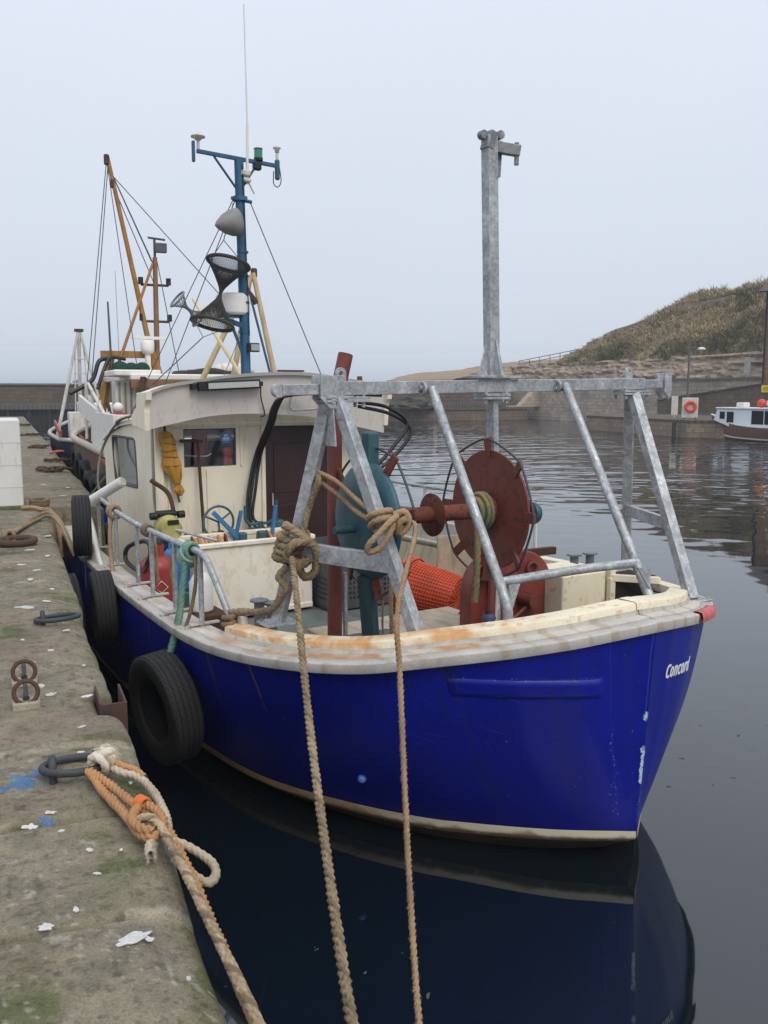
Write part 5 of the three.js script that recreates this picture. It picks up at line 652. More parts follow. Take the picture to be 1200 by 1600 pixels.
{ // plywood sheet, planks, crate
  const p = aboard('plywood_sheet', 'weathered plywood sheet standing on deck beside the orange basket', 'plywood', 0.86, 0.88, -3.35, -0.25); mesh('sheet', [box(0.34, 0.88, 0.018, 0, 0.46, 0, 0.004)], mat.ply, p); mesh('edge_batten', [box(0.06, 0.86, 0.03, -0.15, 0.46, 0.02, 0.004)], mat.ply, p);
  const bpl = (a, b, label, w = 0.14, t = 0.03) => { const m = mesh('loose_plank', [bar(toW(...a), toW(...b), t, w)], mat.woodDark); tag(m, label, 'plank', 'loose planks on deck'); };
  bpl([0.2, 1.12, -2.45], [0.75, 1.26, -2.75], 'dark plank resting against the foot of the plywood sheet'); bpl([0.85, 1.74, -2.35], [1.35, 1.72, -2.4], 'short timber offcut jutting above the maroon hauler stand', 0.07, 0.06); bpl([-0.55, 1.0, -3.1], [0.3, 1.05, -2.9], 'dark batten lying on deck below the orange basket', 0.05, 0.05);
  const c = aboard('fish_crate', 'grey perforated plastic crate beside the exhaust pipe', 'crate', 0.42, 0.87, -4.7); const wallC = (w, x, z, t) => { const s = new THREE.Shape(); s.moveTo(-w / 2, 0); s.lineTo(w / 2, 0); s.lineTo(w / 2, 0.7); s.lineTo(-w / 2, 0.7); s.closePath(); const n = Math.round(w / 0.05); for (let i = 1; i < n; i++) for (let j = 1; j < 6; j++) { const h = new THREE.Path(), X = -w / 2 + i * w / n, Y = 0.06 + j * 0.055; h.moveTo(X - 0.013, Y - 0.015); h.lineTo(X - 0.013, Y + 0.015); h.lineTo(X + 0.013, Y + 0.015); h.lineTo(X + 0.013, Y - 0.015); h.closePath(); s.holes.push(h); } return new THREE.ExtrudeGeometry(s, { depth: 0.02, bevelEnabled: false }).rotateY(t).translate(x, 0, z); };
  mesh('front_side', [wallC(0.8, 0, 0.26, 0)], mat.plasticGrey, c); mesh('back_side', [wallC(0.8, 0, -0.28, 0)], mat.plasticGrey, c); for (const s of [-1, 1]) mesh('end_side', [wallC(0.54, s * 0.4, 0, Math.PI / 2)], mat.plasticGrey, c); mesh('floor', [box(0.8, 0.02, 0.54, 0, 0.02, 0)], mat.plasticGrey, c); mesh('rim', [box(0.84, 0.04, 0.03, 0, 0.7, 0.28), box(0.84, 0.04, 0.03, 0, 0.7, -0.28), box(0.03, 0.04, 0.56, 0.41, 0.7, 0), box(0.03, 0.04, 0.56, -0.41, 0.7, 0)], mat.plasticGrey, c);
}
{ // net day-shapes hoisted beside the mast: two cones point to point, real mesh
  const cone = (A, a, B2, b, nrm, o, m, nr, nl, wr) => { const ax = B2.clone().sub(A), apexT = a / (a + b), P = (t, th) => { const r = t < apexT ? a * (1 - t / apexT) : b * (t - apexT) / (1 - apexT), rr2 = Math.max(r * (0.55 + 0.45 * Math.pow(Math.abs(t - apexT) * 2, 0.5)), 0.016), u = nrm.clone(), w = ax.clone().normalize(), x = nrm.x ? V(0.965, -0.26, 0) : V(0, 0, 1).cross(w).normalize(), z = nrm.x ? V(0, 0.1, 0.99) : x.clone().cross(w); const q = A.clone().addScaledVector(ax, t); return q.addScaledVector(x, Math.cos(th) * rr2).addScaledVector(z, Math.sin(th) * rr2); };
    const gs = []; for (let i = 0; i < nr; i++) for (const d of [1, -1]) { const pts = []; for (let k = 0; k <= nl; k++) pts.push(P(k / nl, i / nr * Math.PI * 2 + d * k / nl * 2.4)); gs.push(new THREE.TubeGeometry(new THREE.CatmullRomCurve3(pts), nl * 2, wr, 3)); } mesh('netting', gs, m, o, true);
    for (const [c, r, t] of [[A, a, 0], [B2, b, 1]]) { const pts = []; for (let k = 0; k < 16; k++) pts.push(P(t, k / 16 * Math.PI * 2)); mesh('hoop', [pipe(pts, 0.022 * Math.min(1, r * 5), 8, 48, true)], m, o); } };
  const w0 = toW(0, 0, 0), o = thing('day_shape', 'black net double-cone day shape hanging left of the blue mast', 'day shape', [w0.x, 0, w0.z], A9);
  cone(V(-0.26, 4.73, -6.35), 0.25, V(-0.48, 4.02, -6.35), 0.25, V(1, 0, 0), o, mat.net, 50, 12, 0.0046); mesh('bridle', [rod([-0.48, 4.76, -6.35], [-0.3, 5.0, -6.38], 0.005), rod([-0.03, 4.7, -6.35], [-0.3, 5.0, -6.38], 0.005), rod([-0.3, 5.0, -6.38], [-0.14, 5.45, -6.45], 0.006), rod([-0.7, 4.05, -6.35], [-0.6, 3.86, -6.35], 0.004), rod([-0.28, 3.98, -6.35], [-0.6, 3.86, -6.35], 0.004), rod([-0.6, 3.86, -6.35], [-1.15, 3.3, -6.6], 0.006)], mat.wire, o);
  const o2 = thing('day_shape', 'small pale net double-cone trailing left of the larger black one', 'day shape', [w0.x, 0, w0.z], A9); cone(V(-0.9, 4.28, -6.35), 0.11, V(-0.64, 4.07, -6.35), 0.11, V(0, 0, 1), o2, S({ color: 0x77797b, roughness: 0.8 }), 14, 8, 0.0035);
}
// ---------------------------------------------------------------- tyres
const tyreParts = (() => {
  const R = 0.43, w = 0.115; // outer radius, half width
  const body = lathe([[R * 0.6, -w * 0.8], [R * 0.66, -w], [R * 0.82, -w * 1.12], [R * 0.94, -w * 1.02], [R * 0.985, -w * 0.9], [R * 0.985, w * 0.9], [R * 0.94, w * 1.02], [R * 0.82, w * 1.12], [R * 0.66, w], [R * 0.6, w * 0.8], [R * 0.63, w * 0.7], [R * 0.9, w * 0.8], [R * 0.9, -w * 0.8], [R * 0.63, -w * 0.7], [R * 0.6, -w * 0.8]], 72).rotateZ(Math.PI / 2);
  const ribs = []; for (const [a, b] of [[-0.88, -0.62], [-0.56, -0.22], [-0.16, 0.16], [0.22, 0.56], [0.62, 0.88]]) ribs.push(gridSurf(96, 4, (u, v) => { const th = u * Math.PI * 2, zz = 0.012 * Math.abs(((u * 48) % 1) - 0.5) * 2 - 0.006, r = v < 0.2 || v > 0.8 ? R * 0.975 : R * 1.006, x = lerp(a, b, v < 0.3 ? 0 : v > 0.7 ? 1 : 0.5) * w + zz; return [x, Math.sin(th) * r, Math.cos(th) * r, u * 2.6, v * 0.05]; }));
  return { body, ribs };
})();
function tyre(label, x, y, z, s, group, ry = A9, rz = 0, rx = 0) { const o = new THREE.Group(); o.name = numbered('tyre_fender'); scene.add(o); tag(o, label, 'tyre', group); o.position.set(x, y, z); o.rotation.set(rx, ry, rz, 'YXZ'); o.scale.setScalar(s); mesh('carcass', [tyreParts.body.clone()], mat.rubber, o, true); for (const r of tyreParts.ribs) mesh('tread_rib', [r.clone()], mat.tread, o, true); return o; }
{
  const T = (x, y, z) => toW(x, y, z); let p;
  p = T(-2.33, 0.74, -2.86); tyre('large tyre hung from a green rope nearest the quay ring', p.x, p.y, p.z, 1.02, 'tyres fending off the blue boat', A9 + 0.12, 0.1);
  p = T(-2.27, 1.13, -4.85); tyre('smooth tyre tight against the blue hull below the railing', p.x, p.y, p.z, 0.83, 'tyres fending off the blue boat', 0.0, 0.04);
  p = T(-2.5, 1.06, -5.2); tyre('half hidden tyre on the quay side of another tyre', p.x, p.y, p.z, 0.83, 'tyres fending off the blue boat', 0.02, 0.1);
  p = T(-2.1, 1.74, -6.3); tyre('upright tyre beside the quay corner by the wheelhouse', p.x, p.y, p.z, 0.79, 'tyres fending off the blue boat', -0.07);
  const far = [['lowest', 1.52, 0.75, -14.6, 0.95], ['nearest', 1.5, 1.45, -15.6, 0.95], ['second', 1.5, 1.4, -17.0, 0.95], ['third', 1.52, 1.5, -18.3, 0.95], ['fourth', 1.55, 1.55, -19.8, 0.95], ['farthest', 1.6, 1.6, -21.6, 0.95]];
  for (const [n, x, y, z, s] of far) tyre(n === 'lowest' ? 'black tyre lowest on the near end of the rusty trawler' : n + ' tyre in the row along the rusty trawler side', x, y, z, s, 'tyres along the second boat', 0.1, 0.08);
}
// ---------------------------------------------------------------- quay furniture
function mooringRing(label, x, z, R, r, tiltX, tiltZ, m, withStaple = true, ry = 0) { const o = thing('mooring_ring', label, 'mooring ring', [x, QY, z], ry); mesh('ring', [ring(R, r, 'y', 48, 12).scale(1, 1, 0.86).rotateX(tiltX).rotateZ(tiltZ).translate(0.06, r + R * Math.abs(Math.sin(tiltX)) * 0.8 + 0.006, 0)], m, o); if (withStaple) mesh('staple', [pipe([[-0.035, -0.06, 0.06 - R * 0.0], [-0.035, 0.05, 0.055], [-0.035, 0.085, 0.02], [-0.035, 0.05, -0.015], [-0.035, -0.06, -0.02]], r * 0.95, 10, 30)], m, o); return o; }
mooringRing('big grey iron mooring ring with knotted orange rope', 0.15, -3.69, 0.132, 0.017, -0.12, -0.03, mat.iron);
mooringRing('bare iron mooring ring lying between two slab joints', 0.22, -6.3, 0.14, 0.016, -0.1, 0.04, mat.iron);
mooringRing('rusty iron ring with rope beside the moss patch', 0.02, -9.75, 0.17, 0.035, 0.05, 0, mat.ironRust);
for (const [z, l] of [[-4.98, 'small upright ring bolt on a pale block, farther of the pair'], [-4.62, 'small upright ring bolt on a pale block, nearer of the pair']]) { const o = thing('ring_bolt', l, 'ring bolt', [0.04, QY, z], 0, 'pair of ring bolts'); mesh('ring', [ring(0.056, 0.011, 'z', 32, 10).rotateX(-0.35).translate(0, 0.075, 0.01)], mat.ironRust, o); mesh('shank', [rod([0, -0.04, 0], [0, 0.05, 0], 0.016), rod([0, 0.05, 0.02], [0, 0.09, -0.12], 0.011)], mat.iron, o); mesh('base_block', [box(0.13, 0.05, 0.1, 0, 0.008, 0.0, 0.01)], S({ color: 0xb5ab98, map: tStoneC, roughness: 0.95 }), o); }
{ const o = thing('quay_bracket', 'bent steel bracket let into the quay edge', 'bracket', [0.38, QY, -4.6]); mesh('plate', [box(0.13, 0.17, 0.012, 0.06, -0.07, 0.15, 0.003)], mat.ironRust, o); mesh('web', [box(0.012, 0.17, 0.3, 0.12, -0.07, 0.0, 0.003), box(0.012, 0.14, 0.3, 0.0, -0.05, 0.0, 0.003)], mat.ironRust, o); mesh('bolt_head', [bolt(0.03, -0.02, 0.16, 'z', 0.014)], mat.iron, o); }
{ const o = thing('white_block', 'tall white painted concrete block on the quay', 'concrete block', [-0.42, QY, -13.35]); mesh('block', [box(1.28, 1.22, 0.95, 0, 0.6, 0, 0.03)], S({ color: 0xdedfdf, map: tGrp, roughness: 0.8, bumpMap: tGrain, bumpScale: 0.004 }), o); mesh('plinth', [box(1.34, 0.06, 1.0, 0, 0.02, 0, 0.02)], S({ color: 0x6f6f58, map: tStoneC, roughness: 1 }), o); mesh('course', [0.3, 0.6, 0.9].map((y) => box(1.286, 0.012, 0.956, 0, y, 0)), S({ color: 0xc6c8c8, roughness: 0.9 }), o); }
{ // tangles of chain and rope farther along
  const tangle = (x, z, s, label, m, n, seedn) => { const o = thing('mooring_tangle', label, 'chain', [x, QY, z]); for (let k = 0; k < n; k++) { const a = hsh(k, seedn, 3) * 6.28, d = hsh(k, seedn, 4) * s * 0.7, pts = []; for (let i = 0; i < 9; i++) { const t = i / 8 * 6.283; pts.push(V(Math.cos(a) * d + Math.cos(t) * s * (0.35 + 0.2 * hsh(k, i, 7)), 0.03 + 0.06 * hsh(k, i, 8) * s * 3, Math.sin(a) * d + Math.sin(t) * s * (0.3 + 0.2 * hsh(k, i, 9)))); } pts.pop(); mesh('loop', [pipe(pts, 0.011 + 0.009 * hsh(k, seedn, 5), 8, 40, true)], m, o); } mesh('bar', [rod([-s * 0.9, 0.05, 0.05], [s * 0.3, 0.06, 0.0], 0.032, 0.028)], m, o); };
  tangle(0.92, -18.9, 0.35, 'rusty chain and bar nearest the white block', mat.ironRust, 9, 1); tangle(1.1, -21.5, 0.3, 'tangle of rope and shackles behind the rusty chain', mat.woodDark, 5, 2); tangle(1.0, -27, 0.4, 'dark tangle of chain halfway down the far quay', mat.ironRust, 6, 3); tangle(0.95, -35, 0.45, 'dark rope heap far down the quay', mat.woodDark, 6, 4); tangle(1.0, -46, 0.5, 'farthest dark heap on the quay by the navy boat', mat.ironRust, 6, 5);
  const of = thing('orange_rope_scrap', 'scrap of orange rope on the far quay edge', 'rope', [1.3, QY + 0.02, -24.5]); ropeMesh('strand', [rope([[-0.2, 0, 0], [0, 0.05, 0.2], [0.15, 0.02, -0.1], [0.05, 0.03, -0.4], [-0.1, 0.02, -0.1]], 0.03, { col: [0.5, 0.12, 0.05], col2: [0.35, 0.1, 0.05], step: 0.03 })], of);
}
// ---------------------------------------------------------------- ropes
const TAN = { col: [0.31, 0.235, 0.14], col2: [0.15, 0.11, 0.066] }, TAN2 = { col: [0.37, 0.25, 0.145], col2: [0.22, 0.145, 0.085] }, PALE = { col: [0.5, 0.43, 0.33], col2: [0.3, 0.24, 0.17] }, ORG = { col: [0.46, 0.235, 0.1], col2: [0.33, 0.18, 0.085] }, GRN = { col: [0.1, 0.27, 0.2], col2: [0.25, 0.33, 0.26] }, BRN = { col: [0.22, 0.16, 0.095], col2: [0.12, 0.09, 0.055] };
const coil = (c, R, turns, ax, tw = 0.02, n = 14, ph = 0) => { const pts = [], a = v3(ax).normalize(), x = Math.abs(a.y) > 0.9 ? V(1, 0, 0) : V(0, 1, 0).cross(a).normalize(), y = a.clone().cross(x); for (let i = 0; i <= n * turns; i++) { const t = ph + i / n * 6.283; pts.push(v3(c).clone().addScaledVector(x, Math.cos(t) * R).addScaledVector(y, Math.sin(t) * R * 1.15).addScaledVector(a, (i / n - turns / 2) * tw)); } return pts; };
function ropeThing(label, name = 'mooring_rope') { return thing(name, label, 'rope'); }
{ // thick plaited hawser from the quay-side gantry leg
  const o = ropeThing('thick plaited hawser knotted to the left gantry leg, hanging to the frame bottom');
  const run = [[1.86, 2.0, -6.02], [1.8, 2.06, -5.8], [1.713, 2.0, -5.474], [1.584, 1.805, -4.972], [1.474, 1.629, -4.547], [1.337, 1.446, -4.013], [1.183, 1.324, -3.415], [1.029, 1.245, -2.819], [0.921, 1.219, -2.398], [0.72, 1.26, -1.6], [0.52, 1.45, -0.85], [0.45, 1.7, -0.5], [0.3, 1.68, -0.3]];
  ropeMesh('hanging_run', [rope(run, 0.023, { kind: 'plait', pitch: 0.085, ...TAN, depth: 0.55 })], o);
  const K = toW(-1.66, 2.1, -1.94), L = (x, y, z) => toW(x, y, z);
  ropeMesh('knot', [rope(coil(K, 0.092, 4, L(-1.73, 1.56, -2.03).sub(L(-1.48, 3.15, -1.69)), 0.05), 0.031, { kind: 'plait', pitch: 0.085, ...TAN, depth: 0.4, step: 0.014 }), rope([L(-1.75, 2.28, -1.86), L(-1.66, 2.2, -1.72), L(-1.56, 2.1, -1.74), L(-1.55, 2.02, -1.84), L(-1.66, 2.0, -1.78), L(-1.76, 2.06, -1.8), L(-1.72, 2.16, -1.74), L(-1.6, 2.14, -1.7), L(-1.56, 1.96, -1.74), L(-1.62, 1.9, -1.78), L(-1.7, 1.98, -1.72), L(-1.66, 2.05, -1.68)], 0.034, { kind: 'plait', pitch: 0.085, ...TAN, depth: 0.4, step: 0.014 })], o);
  ropeMesh('riser', [rope([L(-1.64, 2.12, -1.76), L(-1.63, 2.25, -1.78), L(-1.6, 2.42, -1.75), L(-1.56, 2.58, -1.7), L(-1.5, 2.62, -1.82), L(-1.48, 2.55, -1.92)], 0.026, { kind: 'plait', pitch: 0.08, ...TAN, depth: 0.4 })], o);
  ropeMesh('tail', [rope([L(-1.72, 1.98, -1.86), L(-1.78, 1.9, -1.9), L(-1.74, 1.82, -1.86), L(-1.76, 1.74, -1.92), L(-1.8, 1.66, -1.96), L(-1.86, 1.62, -2.05), L(-1.93, 1.6, -2.2), L(-2.0, 1.58, -2.3)], 0.028, { kind: 'laid', pitch: 0.14, ...BRN, col: [0.27, 0.2, 0.12] }), rope(coil(L(-2.0, 1.52, -2.3), 0.042, 2, [0.1, 1, 0], 0.05), 0.022, BRN), rope([L(-1.99, 1.5, -2.28), L(-1.97, 1.42, -2.22), L(-1.98, 1.34, -2.2)], 0.022, BRN)], o);
}
{ // thinner rope from the nearer gantry leg
  const o = ropeThing('thin frayed tan rope looped on the front gantry leg, hanging straight down');
  const L = (x, y, z) => toW(x, y, z); const run = [L(-1.27, 2.34, -1.12), [2.06, 2.36, -4.68], [1.985, 2.29, -4.46], [1.934, 2.04, -4.304], [1.894, 1.719, -4.188], [1.82, 1.278, -3.972], [1.741, 0.885, -3.742], [1.659, 0.605, -3.506], [1.578, 0.4, -3.269], [1.3, 0.1, -2.5], [1.0, 0.25, -1.7], [0.7, 0.8, -0.95], [0.54, 1.5, -0.4], [0.46, 1.69, -0.1], [0.3, 1.68, 0.05]];
  const end = [run[0], L(-1.24, 2.33, -0.95), ...run.slice(3)];
  ropeMesh('hanging_run', [rope(end, 0.0165, { kind: 'laid', pitch: 0.09, ...TAN2, depth: 0.46 })], o); const fz = ropeMesh('loose_fibres', [fuzz(end.slice(1, 9), 0.0165, 900, 0.012)], o); fz.userData.kind = 'stuff';
  ropeMesh('knot', [rope(coil(L(-1.34, 2.36, -1.22), 0.078, 2, L(-1.21, 1.53, -0.91).sub(L(-1.44, 3.16, -1.61)), 0.05), 0.024, { ...TAN2, pitch: 0.13, step: 0.014 }), rope([L(-1.3, 2.4, -1.12), L(-1.24, 2.42, -1.08), L(-1.22, 2.34, -1.06), L(-1.28, 2.28, -1.08), L(-1.3, 2.36, -1.05), L(-1.25, 2.38, -1.04)], 0.026, { ...TAN2, pitch: 0.13, step: 0.014 })], o);
  ropeMesh('bight', [rope([L(-1.3, 2.4, -1.08), L(-1.38, 2.36, -1.06), L(-1.46, 2.28, -1.08), L(-1.51, 2.22, -1.1), L(-1.5, 2.17, -1.12), L(-1.43, 2.19, -1.1), L(-1.37, 2.27, -1.08), L(-1.32, 2.36, -1.08)], 0.022, { ...TAN2, pitch: 0.12, step: 0.012 })], o);
  ropeMesh('span', [rope([L(-1.53, 2.66, -1.82), L(-1.47, 2.6, -1.62), L(-1.42, 2.5, -1.45), L(-1.36, 2.4, -1.3)], 0.019, { ...TAN2, pitch: 0.1 }), rope([L(-1.54, 2.62, -1.84), L(-1.45, 2.5, -1.62), L(-1.4, 2.4, -1.45), L(-1.36, 2.34, -1.3)], 0.019, { ...TAN2, pitch: 0.1 }), rope([L(-1.54, 2.63, -1.86), L(-1.5, 2.55, -1.93), L(-1.5, 2.45, -1.92), L(-1.52, 2.36, -1.93)], 0.024, { ...TAN2, pitch: 0.1 })], o);
  ropeMesh('inner_fall', [rope([L(-1.28, 2.3, -1.2), L(-1.24, 2.1, -1.25), L(-1.22, 1.8, -1.28), L(-1.2, 1.5, -1.3), L(-1.19, 1.3, -1.32)], 0.017, { ...TAN2, pitch: 0.09 })], o);
}
{ // rope turned round the hauler shaft by the maroon disc
  const o = ropeThing('greenish rope wound on the shaft against the maroon disc', 'hauler_rope'), c = toW(-0.15, 2.29, -1.65), ax = toW(1, 0, 0).sub(toW(0, 0, 0));
  ropeMesh('turns', [rope(coil(c, 0.085, 3.6, ax, 0.035), 0.022, { col: [0.26, 0.2, 0.09], col2: [0.12, 0.17, 0.1], step: 0.012 }), rope(coil(toW(-0.13, 2.29, -1.65), 0.115, 2, ax, 0.04, 14, 1), 0.02, { col: [0.3, 0.22, 0.1], col2: [0.12, 0.2, 0.12], step: 0.012 })], o);
  ropeMesh('fall', [rope([toW(-0.24, 2.24, -1.57), toW(-0.26, 2.1, -1.54), toW(-0.27, 1.9, -1.53), toW(-0.28, 1.7, -1.53), toW(-0.29, 1.6, -1.53)], 0.03, { col: [0.24, 0.18, 0.08], col2: [0.13, 0.14, 0.08], step: 0.014, pitch: 0.16 })], o);
  ropeMesh('thin_string', [rope([toW(-1.12, 1.92, -1.6), toW(-1.1, 1.7, -1.58), toW(-1.1, 1.5, -1.58), toW(-1.08, 1.4, -1.57)], 0.009, { ...BRN, step: 0.008 })], o);
}
{ // the orange mooring on the near ring
  const o = ropeThing('orange and white mooring rope spliced to the near iron ring'); const y = QY + 0.028, OR = { ...ORG, pitch: 0.085, step: 0.006, depth: 0.46 };
  const P = (x, z, dy = 0) => [x, y + dy, z];
  ropeMesh('orange_strand', [rope([P(0.24, -3.6, 0.015), P(0.255, -3.54, 0.02), P(0.285, -3.4, 0.004), P(0.325, -3.24), P(0.352, -3.12), P(0.362, -3.02, 0.004), P(0.392, -2.95, 0.012), P(0.43, -2.96, 0.018), P(0.45, -3.03, 0.024), P(0.438, -3.11, 0.03), P(0.405, -3.17, 0.03), P(0.37, -3.13, 0.03), P(0.352, -3.06, 0.03), P(0.37, -2.99, 0.03), P(0.41, -2.95, 0.03)], 0.0185, OR), rope([P(0.25, -3.58, 0.02), P(0.3, -3.45, 0.02), P(0.345, -3.33, 0.012), P(0.385, -3.21, 0.008), P(0.43, -3.12, 0.006), P(0.46, -3.02, 0.0), P(0.475, -2.88, -0.01), P(0.49, -2.72, -0.03), P(0.502, -2.52, -0.06), P(0.51, -2.3, -0.07), P(0.525, -2.05, -0.1)], 0.0175, OR)], o);
  ropeMesh('whipping', [rope(coil([0.4, y + 0.03, -3.17], 0.024, 5, [0.45, 0, 0.9], 0.009, 12), 0.006, { col: [0.68, 0.17, 0.04], col2: [0.55, 0.14, 0.04], step: 0.006 })], o);
  ropeMesh('white_knot', [rope(coil([0.315, y + 0.045, -3.61], 0.034, 4, [0.7, 0.25, -0.5], 0.02, 12), 0.019, { ...PALE, col: [0.62, 0.57, 0.47], pitch: 0.09, step: 0.008 }), rope([[0.27, y + 0.03, -3.64], [0.285, y + 0.06, -3.6], [0.32, y + 0.085, -3.58], [0.35, y + 0.07, -3.62], [0.33, y + 0.05, -3.66], [0.29, y + 0.06, -3.66], [0.28, y + 0.075, -3.61]], 0.02, { ...PALE, col: [0.62, 0.57, 0.47], pitch: 0.09, step: 0.008 })], o);
  ropeMesh('white_run', [rope([P(0.33, -3.6, 0.02), P(0.37, -3.53, 0.012), P(0.42, -3.49, 0.004), P(0.455, -3.42, -0.01), P(0.478, -3.3, -0.025), P(0.482, -3.15, -0.035), P(0.47, -3.04, -0.02)], 0.0175, { ...PALE, pitch: 0.085, step: 0.007 }), rope([P(0.34, -3.6, 0.04), P(0.38, -3.55, 0.03), P(0.42, -3.52, 0.02), P(0.45, -3.46, 0.005)], 0.014, { ...ORG, step: 0.007 }), rope([P(0.3, -3.5, -0.01), P(0.315, -3.36, -0.01), P(0.34, -3.22, -0.01), P(0.36, -3.12, -0.01)], 0.015, { ...PALE, step: 0.007 })], o);
  const TR = { ...TAN, col: [0.45, 0.34, 0.21], kind: 'plait', pitch: 0.06, depth: 0.3, step: 0.0065 };
  ropeMesh('tan_run', [rope([P(0.375, -3.06, 0.03), P(0.4, -3.03, 0.045), P(0.425, -2.99, 0.042), P(0.447, -2.86, 0.02), P(0.464, -2.68, 0.008), P(0.476, -2.46, 0.0), P(0.492, -2.24, -0.015), P(0.51, -2.05, -0.04), P(0.525, -1.85, -0.07), P(0.535, -1.5, -0.1), P(0.53, -1.0, -0.1), P(0.5, -0.7, -0.02), P(0.4, -0.5, 0.0)], 0.0165, TR)], o);
  ropeMesh('pale_loop', [rope([P(0.44, -2.93, 0.0), P(0.49, -2.905, -0.01), P(0.535, -2.87, -0.03), P(0.575, -2.81, -0.05), P(0.575, -2.75, -0.06), P(0.54, -2.71, -0.06), P(0.495, -2.75, -0.04), P(0.455, -2.83, -0.015)], 0.0165, { ...PALE, pitch: 0.08, step: 0.007, col: [0.42, 0.35, 0.25] })], o);
  const tl = ropeMesh('frayed_end', [rope([P(0.4, -2.95, 0.0), P(0.385, -2.9, -0.005), P(0.382, -2.86, -0.008)], 0.018, { ...PALE, col: [0.5, 0.44, 0.33], step: 0.006 }), fuzz([[0.4, y, -2.93], [0.385, y, -2.89], [0.38, y - 0.01, -2.83]], 0.014, 420, 0.013, [0.5, 0.44, 0.33]), fuzz([[0.44, y, -3.0], [0.46, y, -2.97]], 0.016, 90, 0.012, [0.5, 0.44, 0.33])], o); tl.userData.kind = 'stuff';
}
{ // lines on the quay farther off
  const y = QY + 0.025, o = ropeThing('tan mooring rope from the rusty ring over the quay edge'); ropeMesh('run', [rope([[-0.08, y, -10.0], [0.02, y + 0.02, -10.2], [0.12, y, -10.85], [0.367, y, -11.9], [0.5, y, -12.1], [0.6, y - 0.05, -11.7], [0.72, y - 0.35, -11.2]], 0.026, { ...TAN, step: 0.02 }), rope([[-0.05, y, -9.9], [0.1, y + 0.01, -10.6], [0.34, y, -11.5], [0.49, y, -11.8], [0.6, y - 0.08, -11.5], [0.72, y - 0.42, -11.1]], 0.024, { ...TAN, step: 0.02 })], o); ropeMesh('hitch', [rope(coil([0.0, y + 0.04, -9.95], 0.05, 3, [0.3, 0.2, 1], 0.05), 0.026, { ...TAN, step: 0.02 })], o);
  const o2 = ropeThing('short tan rope with coil right of the white block'); ropeMesh('run', [rope([[0.2, y, -12.75], [0.32, y + 0.02, -12.6], [0.43, y, -12.5], [0.54, y - 0.02, -12.4], [0.6, y - 0.2, -12.2], [0.63, y - 0.6, -12.1]], 0.032, { ...TAN2, step: 0.02 })], o2); ropeMesh('coil', [rope(coil([0.42, y + 0.05, -12.95], 0.11, 3, [0.1, 1, 0.1], 0.025), 0.026, { ...BRN, step: 0.02 })], o2);
  const o3 = ropeThing('taut olive line from the wheelhouse roof down to the quay corner'); ropeMesh('run', [rope([toW(-1.38, 2.98, -6.3), toW(-1.42, 2.84, -7.2), [1.6, 2.55, -12.2], [1.3, 2.05, -12.9], [1.1, 1.72, -13.3]], 0.016, { col: [0.2, 0.2, 0.13], col2: [0.13, 0.13, 0.09], step: 0.012 }), rope([toW(-1.38, 2.98, -6.25), toW(-1.42, 2.86, -7.1), toW(-1.5, 2.5, -7.6), toW(-1.62, 2.1, -7.4), toW(-1.6, 1.9, -7.1)], 0.016, { col: [0.2, 0.2, 0.13], col2: [0.13, 0.13, 0.09], step: 0.012 })], o3);
}
